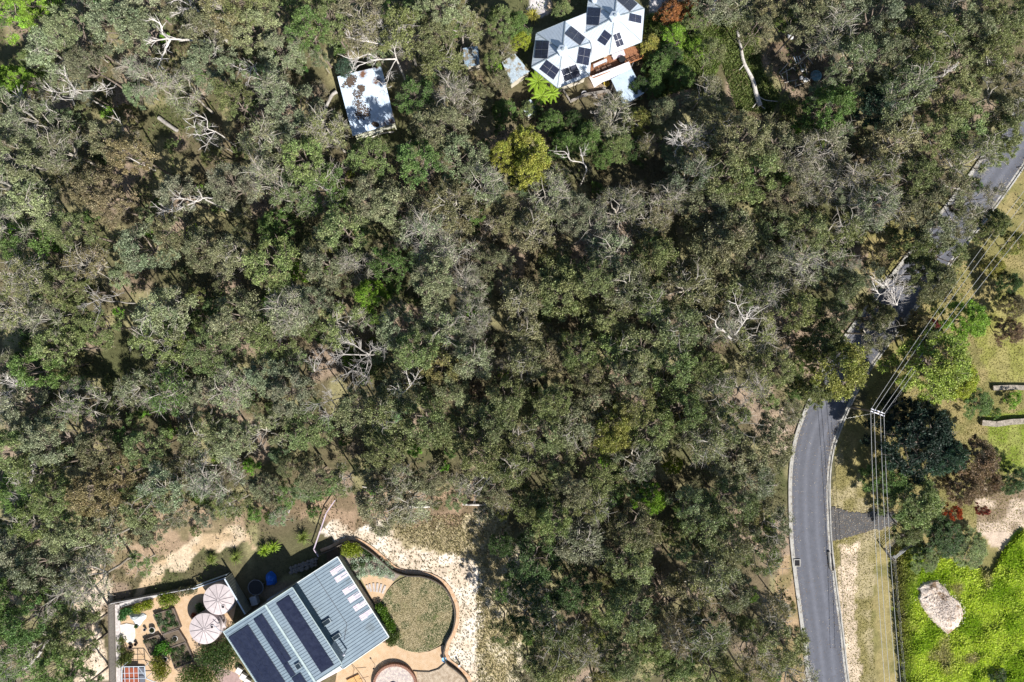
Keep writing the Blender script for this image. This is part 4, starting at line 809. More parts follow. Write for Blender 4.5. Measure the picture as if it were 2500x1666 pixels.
for i in range(10): p = qa.lerp(qb, i/9.0); b.bar(p+Vector((0,0,.25)), p+dn+Vector((0,0,.25)), .17, .05)
b.build('boards', mat('fresh_timber', (.60,.36,.15), .75, .2, 3, 12), pf); b = MB(); b.bar(qa+Vector((0,0,.12)), qb+Vector((0,0,.12)), .1, .2); b.build('bearer', timber, pf)
lp = thing('garden_lamp', 'slim dark garden lamp post left of the stone fire circle', 'lamp', P(*c5(448,1405))); b = MB(); p = P(*c5(448,1405)); b.path([p, p+Vector((0,0,1.1))], .03, 6); b.build('pole', blackp, lp); b = MB(); b.lathe(p+Vector((0,0,1.1)), [(.12,0),(.14,.08),(.05,.2)], 12); b.build('lamp_head', blackp, lp)
ar = thing('garden_arch', 'rusty metal arch on the gravel beside the fire circle', 'arch', P(*c5(290,1500)))
b = MB(); b.path([P(*c5(250,1440)), P(*c5(262,1450))+Vector((0,0,1.6)), P(*c5(300,1500))+Vector((0,0,2.0)), P(*c5(345,1545))+Vector((0,0,1.6)), P(*c5(360,1560))], .04, 6); b.path([P(*c5(310,1500))+Vector((0,0,1.2)), P(*c5(400,1480))+Vector((0,0,1.0))], .035, 6); b.build('frame', mat('rusty_metal', (.12,.05,.035), .8, .3), ar)
t = thing('watering_can', 'small pale blue bucket at the foot of the curved wall', 'bucket', P(*c5(1102,1343))); b = MB(); p = P(*c5(1102,1343)); b.lathe(p, [(.24,0),(.36,.45),(.38,.46),(.3,.3)], 16); b.build('bucket_body', mat('pale_blue_plastic', (.25,.5,.75), .5, .1), t); b = MB(); b.path([p+Vector((.36*math.cos(k_*.4), 0, .46+.36*math.sin(k_*.4))) for k_ in range(9)], .015, 5); b.build('handle', blackp, t)
t = thing('garden_gnome_post', 'short dark post with white top on the sandy slope', 'post', P(*c5(1245,1390))); b = MB(); p = P(*c5(1245,1390)); b.path([p, p+Vector((0,0,.8))], .1, 8); b.build('post_shaft', blackp, t); b = MB(); b.lathe(p+Vector((0,0,.8)), [(.16,0),(.16,.08)], 10); b.build('post_cap', white_roof, t)
sheet('bare_court_soil', rough_edge([c5(840,1468),c5(960,1470),c5(1050,1446),c5(1130,1375),c5(1225,1450),c5(1310,1540),c5(1330,1640),c5(850,1640)], .6, 9, 8), .038, mat('dusty_soil', (.40,.33,.25), .95, .35, 1.6, 9, bump=.03, col2=(.26,.20,.14)))
wallline('court_edging', [c5(808,1458),c5(880,1464),c5(960,1466),c5(1040,1442),c5(1120,1378)], .18, .08, wallm, 'thin dark edging curve between gravel court and bare soil', 'edging')
sheet('paver_path', rough_edge([c3(1130,1390),c3(1200,1400),c3(1420,1480),c3(1500,1640),c3(1300,1640),c3(1200,1500)], .6, 9, 8), .042, mat('pink_paver', (.34,.24,.22), .9, .25, 2, 8))
for i, (x, y) in enumerate([(1450,1440),(1490,1500),(1530,1550)]):
    crate(x, y, c3, (.8,.8), .55, -.55, whitep, ['white planter box beside the left wall of the green roofed house, topmost of three','white planter box beside the left wall of the green roofed house, middle of three','white planter box beside the left wall of the green roofed house, lowest of three'][i], 'planter')

# ------------------------------------------------------------------ POWER POLE AND WIRES
PH = 7.4; pp = P(*c6(1148,420), PH); ub = Vector((pp.x, pp.y, 0)); pole = thing('power_pole', 'wooden power pole with twin pale crossarms beside the road bend', 'power pole', ub)
b = MB(); b.path([ub-Vector((0,0,.2)), pp+Vector((0,0,.15))], [.17,.12], 12); b.build('pole_shaft', mat('pole_wood', (.30,.26,.22), .9, .25), pole)
armm = mat('pale_crossarm', (.66,.66,.72), .6, .08); ins = []
for (x0,y0,x1,y1) in ((1083,385,1216,432),(1077,406,1212,455)):
    b = MB(); b.bar(P(*c6(x0,y0), PH-.15), P(*c6(x1,y1), PH-.15), .14, .14); b.build('crossarm', armm, pole)
for f in (.03, .28, .72, .97):
    for (x0,y0,x1,y1) in ((1083,385,1216,432),(1077,406,1212,455)):
        p = P(*c6(x0+(x1-x0)*f, y0+(y1-y0)*f), PH); b = MB(); b.lathe(Vector((p.x,p.y,PH-.08)), [(.05,0),(.07,.08),(.04,.16)], 8); b.build('insulator', mat('porcelain', (.7,.7,.72), .3, .05), pole)
wirem = mat('pale_wire', (.62,.62,.60), .4, .05, metal=.4)
names = ['leftmost', 'second from the left', 'third from the left', 'rightmost']
def wire(a, c, sag, r, label, group):
    pts = []; 
    for i in range(25): t_ = i/24; p = a.lerp(c, t_); p.z -= sag*4*t_*(1-t_); pts.append(p)
    b = MB(); b.path(pts, r, 5); return tag(b.build('power_line', wirem), label, 'power line', group)
dn_px = [c7(1135,1900), c7(1175,1900), c7(1235,1900), c7(1268,1900)]; dn_px = [(2168,1760),(2181,1760),(2196,1760),(2208,1760)]
up_px = [(2560,388),(2575,397),(2596,420),(2612,432)]
for i, f in enumerate((.03, .28, .72, .97)):
    a1 = P(*c6(1083+133*f, 385+47*f), PH+.05); a2 = P(*c6(1077+135*f, 406+49*f), PH+.05)
    wire(a2, P(*dn_px[i], PH), .7, .028, 'pale power line running down from the pole, %s of four' % names[i], 'power lines below the pole')
    wire(a1, P(*up_px[i], PH), .9, .028, 'pale power line running up right from the pole, %s of four' % names[i], 'power lines above the pole')
b = MB(); a1 = P(*c6(1225,430), PH-.6); c_ = P(2600, 425, PH-.8); dd = (c_-a1).normalized(); pts = []
for i in range(60): t_ = i/59*.3; pts.append(a1.lerp(c_, t_)+Vector((.09*math.cos(i*1.2), .06*math.sin(i*1.2), .09*math.sin(i*1.2)-.9*t_)))
b.path(pts, .022, 5)
tag(b.build('service_cable', mat('dark_cable', (.16,.16,.17), .6, .1)), 'dark twisted cable hung beside the power lines right of the pole', 'cable')
wire(P(*c6(1150,425), PH-1), P(*c6(1720,170), 4.5), .3, .009, 'thin cable from the pole to the trees on its right', 'service wires'); wire(P(*c6(1140,425), PH-1), P(*c6(760,500), 6.0), .3, .009, 'thin cable from the pole to the olive tree on its left', 'service wires')

# ------------------------------------------------------------------ PADDOCK FENCE, GATE, MULCH HEAP
ff = thing('post_and_wire_fence', 'dark post and wire fence along the left edge of the bright green paddock', 'fence', P(*c7(1200,900)))
posts = [c7(1175,490),c7(1190,660),c7(1203,835),c7(1220,1010),c7(1232,1185),c7(1248,1360),c7(1262,1535)]
for p in posts: b = MB(); b.bar(P(*p), P(*p)+Vector((0,0,1.2)), .11, .11); b.build('post', grey_tim, ff)
b = MB()
for h_ in (.35,.7,1.05):
    for i in range(len(posts)-1): b.path([P(*posts[i])+Vector((0,0,h_)), P(*posts[i+1])+Vector((0,0,h_))], .012, 4)
b.build('wires', wirem, ff)
gt = thing('farm_gate', 'open grey metal gate at the top corner of the green paddock', 'gate', P(*c7(1165,470)))
def gateleaf(a, c, par, m):
    b = MB(); A, B_ = P(*a), P(*c)
    for h_ in (.15,.4,.65,.9,1.15): b.path([A+Vector((0,0,h_)), B_+Vector((0,0,h_))], .03, 6)
    for t_ in (0,.5,1): b.path([A.lerp(B_, t_)+Vector((0,0,.1)), A.lerp(B_, t_)+Vector((0,0,1.18))], .03, 6)
    b.build('gate_leaf', m, par)
gateleaf(c7(1165,465), c7(1310,350), gt, framem); gateleaf(c7(1100,390), c7(1228,255), gt, grey_tim); gateleaf(c7(1100,395), c7(1170,490), gt, grey_tim)
for p in (c7(1165,470), c7(1100,392), c7(1230,255), c7(1312,348)): b = MB(); b.bar(P(*p), P(*p)+Vector((0,0,1.35)), .16, .16); b.build('gate_post', grey_tim, gt)
MO = rough_edge(MO, 2.0, 8, 4); mc = (sum(p[0] for p in MO)/len(MO), sum(p[1] for p in MO)/len(MO)); b = MB(); K = len(MO); rm = random.Random(2)
prev = [P(*p)+Vector((0,0,.02)) for p in MO]; ax = [c7(1510,770), c7(1680,1000)]
for lv, (f, h_) in enumerate([(.12,.3),(.28,.5),(.45,.75),(.62,.85),(.8,.95),(.95,.8)]):
    cur = []
    for p in MO:
        d0 = math.hypot(p[0]-ax[0][0], p[1]-ax[0][1]); d1 = math.hypot(p[0]-ax[1][0], p[1]-ax[1][1]); tx_, ty_ = ax[0] if d0 < d1 else ax[1]; tx_ = tx_*.75+mc[0]*.25; ty_ = ty_*.75+mc[1]*.25
        cur.append(P(p[0]+(tx_-p[0])*f, p[1]+(ty_-p[1])*f)+Vector((rm.uniform(-.08,.08), rm.uniform(-.08,.08), 0.25+h_*.8+rm.uniform(-.07,.07))))
    for i in range(K): j = (i+1) % K; b.face([prev[i],prev[j],cur[j],cur[i]])
    prev = cur
b.face(prev); tag(b.build('mulch_heap', dirt), 'pale wood chip mulch heap with dark patches in the bright green paddock', 'mulch heap')
r_ = random.Random(8); b = MB()
for i in range(2600):
    p = MO[r_.randrange(K)]; f = r_.random()**.7*.9; x = p[0]+(mc[0]-p[0])*f; y = p[1]+(mc[1]-p[1])*f; c = P(x+r_.gauss(0,4), y+r_.gauss(0,4))+Vector((0,0,.36+r_.uniform(.4,.92)*min(1, f*2.2)))
    a = r_.uniform(0, 6.3); s_ = r_.uniform(.05,.14); b.cur = 1 if (math.hypot(x-c7(1560,760)[0], y-c7(1560,760)[1]) < 26 and r_.random() < .75) or r_.random() < .12 else 0
    b.face([c+Vector((s_*math.cos(a), s_*math.sin(a), r_.uniform(-.04,.04))), c+Vector((-s_*.3*math.sin(a), s_*.3*math.cos(a), .02)), c+Vector((-s_*math.cos(a), -s_*math.sin(a), r_.uniform(-.04,.04))), c+Vector((s_*.3*math.sin(a), -s_*.3*math.cos(a), 0))])
tag(b.build('wood_chips', [mat('pale_chip', (.62,.54,.48), .9, .2), mat('dark_chip', (.12,.085,.07), .9, .3)]), 'scattered pale and dark wood chips over the mulch heap', 'wood chips', kind='stuff')
rock(P(*c7(1708,605)), (.45,.4,.5), mat('grey_boulder', (.35,.34,.33), .9, .2), 'single grey rock in the green grass above the mulch heap', 77)
# stone wall at the right edge
sw = mat('stone_wall', (.30,.26,.215), .9, .45, 1.8, 5, col2=(.20,.175,.14), bump=.05)
wallline('stone_wall', [c9(1120,945),c9(1220,955),c9(1320,940),c9(1460,932)], .5, .8, sw, 'low pale stone wall at the right edge above the lawn'); wallline('stone_wall', [c9(1200,705),c9(1330,700),c9(1460,705)], .4, .7, sw, 'pale stone border at the right edge, upper of the two walls')
# debris in the gully, top right
r_ = random.Random(12)
for i in range(14):
    x, y = q(1310+i*22+r_.uniform(-6,6), 620+r_.uniform(-90,180), 1560, 0); a = r_.uniform(0, 3.1); L_ = r_.uniform(.8, 2.4); p = P(x, y)
    b = MB(); b.path([p+Vector((-math.cos(a)*L_/2, -math.sin(a)*L_/2, .12)), p+Vector((0,0,.2)), p+Vector((math.cos(a)*L_/2, math.sin(a)*L_/2, .12))], [.05,.07,.04], 6)
    tag(b.build('dead_branch', mat('bleached_wood', (.46,.43,.40), .9, .2, 3, 10)), 'bleached dead branch in the debris gully, %s counting from its left side' % ['first','second','third','fourth','fifth','sixth','seventh','eighth','ninth','tenth','eleventh','twelfth','thirteenth','fourteenth'][i], 'branch', 'dead branches in the gully')
t = thing('round_basin', 'round pale blue basin lying in the gully among shrubs', 'basin', P(*q(1620,705,1560,0))); b = MB(); p = P(*q(1620,705,1560,0)); b.lathe(p, [(.6,0),(.75,.35),(.8,.36),(.62,.1)], 24); b.build('basin_body', mat('blue_basin', (.22,.38,.46), .5, .15), t)
t = thing('crate_frame', 'pale broken crate frame in the gully among dead branches', 'crate', P(*q(1450,560,1560,0))); b = MB(); p = P(*q(1450,560,1560,0))
for dx in (-.4, 0, .4): b.box(p+Vector((dx,0,.35)), (.08,1.1,.05), .4)
b.build('slats', white_roof, t); b = MB()
for dy in (-.5, .5): b.box(p+Vector((0,dy,.25)), (1.0,.08,.12), .4)
b.build('frame', grey_tim, t)
for i, (x, y, s_) in enumerate([(1385,345,.5),(1500,650,.3),(1490,720,.35),(1530,740,.4)]): rock(P(*q(x, y, 1560, 0)), (s_, s_*.8, s_*.8), mat('pale_rock', (.55,.55,.55), .9, .15), 'pale boulder in the gully, %s' % ['topmost and alone above the branches','beside the crate frame','left of the blue basin','just below the blue basin'][i], 90+i)
b = MB(); x0, y0 = q(705,0,1560,0); x1, y1 = q(665,145,1560,0); b.bar(P(x0,y0)+Vector((0,0,.2)), P(x1,y1)+Vector((0,0,.2)), .45, .25); tag(b.build('timber_beam', mat('grey_beam', (.45,.43,.42), .9, .2)), 'thick grey timber beam lying in the green clearing at the top edge', 'beam')
# ------------------------------------------------------------------ TREES
leafm = leaf_mat('gum_leaf', .22); softm = leaf_mat('soft_leaf', .35)
barks = {'pale': mat('pale_gum_bark', (.36,.34,.30), .8, .3, 1.2, 8, col2=(.30,.26,.22)), 'brown': mat('brown_gum_bark', (.15,.12,.10), .9, .3, 1.2, 8, col2=(.22,.18,.15)), 'white': mat('white_dead_wood', (.56,.53,.50), .75, .2, 1.2, 8, col2=(.42,.39,.36)), 'grey': mat('grey_dead_wood', (.36,.34,.32), .85, .25, 1.2, 8, col2=(.25,.23,.21))}
def wob(r, a, c, k, amp):
    out = [a]; 
    for i in range(1, k): t = i/k; out.append(a.lerp(c, t)+Vector((r.uniform(-amp,amp), r.uniform(-amp,amp), r.uniform(-amp,amp)*.5)))
    out.append(c); return out
def tree_proto(seed, Ht, R, nc, per, rc, leaf, bark, flat=.32, low=0.0, twigs=4, tone=1.0, fork=.5, hang=.35, solid=.5):
    """a tree of height Ht and crown radius R: trunk and limbs as one mesh, leaves as another"""
    nc = int(nc*1.75); rc *= .70; leaf *= .74; r = random.Random(seed); g = np.random.default_rng(seed); cl = []; tries = 0
    while len(cl) < nc and tries < 4000:
        tries += 1; a = r.uniform(0, 6.283); rr = R*math.sqrt(r.random())*.95*(1+.12*math.sin(a*3+seed)); x, y = rr*math.cos(a), rr*math.sin(a)*r.uniform(.85, 1)
        z = Ht*(1-flat*(rr/R)**2) - Ht*low*r.random()**1.5*.6 - rc*.4 + r.uniform(-.10,.04)*Ht
        if all((x-c[0])**2+(y-c[1])**2+((z-c[2])*1.2)**2 > (rc*1.05)**2 for c in cl) or tries > 3000: cl.append((x, y, z))
    b = MB(); fk = Vector((r.uniform(-.3,.3), r.uniform(-.3,.3), Ht*fork)); tr = .014*Ht**.9+.03
    b.path(wob(r, Vector((0,0,-.3)), fk, 4, .12), [tr*1.25, tr, tr*.93, tr*.87, tr*.8], 8)
    nl = max(3, min(6, nc//4)); limbs = []
    for k in range(nl):
        a = 6.283*(k+r.uniform(-.3,.3))/nl; e = Vector((math.cos(a)*R*.5, math.sin(a)*R*.5, Ht*(fork*.45+.42+r.uniform(-.05,.05)))); limbs.append(e)
        b.path(wob(r, fk, e, 4, .18), [tr*.72, tr*.6, tr*.5, tr*.42, tr*.34], 6)
    for c in cl:
        c = Vector(c); l = min(limbs+[fk.lerp(Vector((0,0,Ht*.85)), .6)], key=lambda p: (p-c).length); b.path(wob(r, l, c, 3, .2), [tr*.32, tr*.24, tr*.17, tr*.08], 5)
        for _ in range(twigs):
            d = Vector((r.gauss(0,1), r.gauss(0,1), r.uniform(-.2,.9))).normalized()*rc*r.uniform(.7,1.25); p = c-Vector((0,0,rc*.2)); d *= 1.45; b.path([p, p+d*.55+Vector((r.uniform(-.1,.1), r.uniform(-.1,.1), .05)), p+d], [.022,.016,.007], 3, cap=False)
    if bark == 'pale':      # long bare limbs that reach over the leaves
        for _ in range(r.choice([2,3,4])):
            a = r.uniform(0, 6.283); L_ = R*r.uniform(.6,1.0); s0 = Vector((math.cos(a)*R*.15, math.sin(a)*R*.15, Ht*.80)); bend = r.uniform(-.7,.7); pts = [s0]
            for k in range(1, 6):
                f = k/5; aa = a+bend*f; pts.append(Vector((math.cos(aa)*L_*f, math.sin(aa)*L_*f, Ht*(.84+.17*math.sin(f*1.9)-.02*f)))+Vector((r.uniform(-.12,.12), r.uniform(-.12,.12), 0)))
            b.path(pts, [.06,.05,.04,.03,.02,.008], 5)
            for _ in range(3):
                j = r.randrange(2, 5); p = pts[j]; aa = a+r.choice([-1,1])*r.uniform(.4,1.2); e = p+Vector((math.cos(aa), math.sin(aa), r.uniform(0,.3)))*R*r.uniform(.2,.4); b.path([p, p.lerp(e,.5)+Vector((r.uniform(-.15,.15), r.uniform(-.15,.15), .06)), e], [.024,.018,.007], 4)
    tm_ = b.build('trunk', barks[bark], origin=(0,0,0)); me_t = tm_.data; bpy.data.objects.remove(tm_)
    per = int(per*1.35); n_ = per*len(cl); ca = np.array(cl)[g.integers(0, len(cl), n_)] if cl else None
    idx = g.integers(0, len(cl), n_); ca = np.array(cl)[idx]; crs = (rc*(.7+.6*g.random(len(cl))))[idx][:,None]
    # each clump holds sub-clumps so the surface breaks up into sprays
    ns = 9; sub = g.normal(size=(len(cl), ns, 3)); sub /= np.linalg.norm(sub, axis=2)[...,None]; sub[...,2] = np.abs(sub[...,2])*.7-.15
    sc = sub[idx, g.integers(0, ns, n_)]*crs*.72
    d = g.normal(size=(n_,3)); d /= np.linalg.norm(d, axis=1)[:,None]; d *= g.random((n_,1))**solid*crs*.5*np.exp(g.normal(size=(n_,1))*.28)
    off = sc+d; off[:,2] *= .62; c = ca+off
    a = g.normal(size=(n_,3)); a[:,2] = a[:,2]*1.0-hang; a /= np.linalg.norm(a, axis=1)[:,None]
    b_ = np.cross(a, g.normal(size=(n_,3))); b_ /= np.linalg.norm(b_, axis=1)[:,None]+1e-9
    s_ = leaf*(.6+.8*g.random((n_,1))); V = np.stack([c-a*s_, c-b_*s_*.42, c+a*s_, c+b_*s_*.42], 1).reshape(-1,3)
    hue = (g.normal(size=(len(cl),1))*.11+1)*(1+g.normal(size=(len(cl),3))*.025); cc = np.repeat(hue[idx]*(.38+1.25*g.random((n_,1))**1.25)*tone*(1+.16*(off[:,2:3]/rc)*0), 4, 0)
    me_c = quads('crown', V, np.arange(n_*4).reshape(-1,4), [leafm], ('leaf', cc))
    return dict(t=me_t, c=me_c, H=Ht, R=R)
GP = [tree_proto(100+i, 13, 3.4, n_, per, rc, lf, bk, flat=fl, low=lw, twigs=tw, fork=fo) for i, (n_, per, rc, lf, bk, fl, lw, tw, fo) in enumerate([
    (16,330,1.15,.15,'pale',.30,.10,5,.5),(20,290,1.0,.14,'brown',.25,.15,4,.5),(13,260,1.25,.15,'pale',.35,.2,12,.45),(24,250,.9,.14,'brown',.2,.1,3,.55),
    (11,300,1.2,.15,'pale',.38,.25,9,.42),(18,300,1.05,.14,'brown',.28,.25,4,.5),(15,190,1.15,.14,'pale',.3,.2,18,.5),(26,240,.88,.13,'brown',.22,.08,3,.5),
    (12,120,1.2,.14,'pale',.35,.3,26,.42),(17,350,1.15,.15,'brown',.35,.1,4,.5)])]
GP_DENSE = [1,3,7,9,0,5]; GP_OPEN = [2,4,6,8]; 
DOME = [tree_proto(200+i, 8, 3.2, 34, 330, .85, .12, 'brown', flat=.5, low=.05, twigs=2, fork=.4, hang=0) for i in range(3)]
SHR = [tree_proto(300+i, 2.6, 1.7, 12, 190, .6, .11, 'brown', flat=.45, low=.3, twigs=2, fork=.3, hang=0) for i in range(5)]
def place(name, pr, px, py, r_px, hgt, colr, zc=None, rz=None, bark=None):
    zc = zc if zc is not None else hgt*.85
    p = P(px, py, zc); R = r_px/S*(1-zc/H); o = bpy.data.objects.new(name, None); C.objects.link(o); o.location = (p.x, p.y, 0); o.empty_display_size = .3
    o.rotation_euler = (0, 0, rz if rz is not None else random.uniform(0, 6.283)); o.scale = (R/pr['R'], R/pr['R'], hgt/pr['H'])
    t = bpy.data.objects.new('trunk', pr['t']); c = bpy.data.objects.new('crown', pr['c']); c.color = (*colr, 1)
    for q_ in (t, c): C.objects.link(q_); q_.parent = o
    return o
COL = dict(sage=(.250,.285,.165), olive=(.200,.224,.098), brown=(.214,.213,.122), rust=(.232,.198,.108), green=(.140,.220,.065), moss=(.195,.245,.095), gold=(.285,.29,.085),
           dark=(.065,.110,.036), grey=(.222,.240,.146), bright=(.22,.36,.05), lime=(.33,.38,.05), deep=(.020,.038,.026), blue=(.070,.120,.080), orange=(.36,.16,.06), red=(.50,.12,.06), crimson=(.36,.09,.09), russet=(.235,.165,.105), yellow=(.34,.32,.08), fresh=(.26,.33,.065), wattle=(.37,.385,.085))
CN = dict(sage='pale sage green', olive='olive', brown='grey brown', rust='rusty brown', green='mid green', moss='moss green', gold='golden olive', dark='dark green', grey='ash grey', bright='bright green', lime='lime green', deep='very dark green', blue='blue green', orange='orange brown', red='bright red', crimson='crimson', russet='russet brown', yellow='yellow', fresh='fresh green', wattle='golden green')
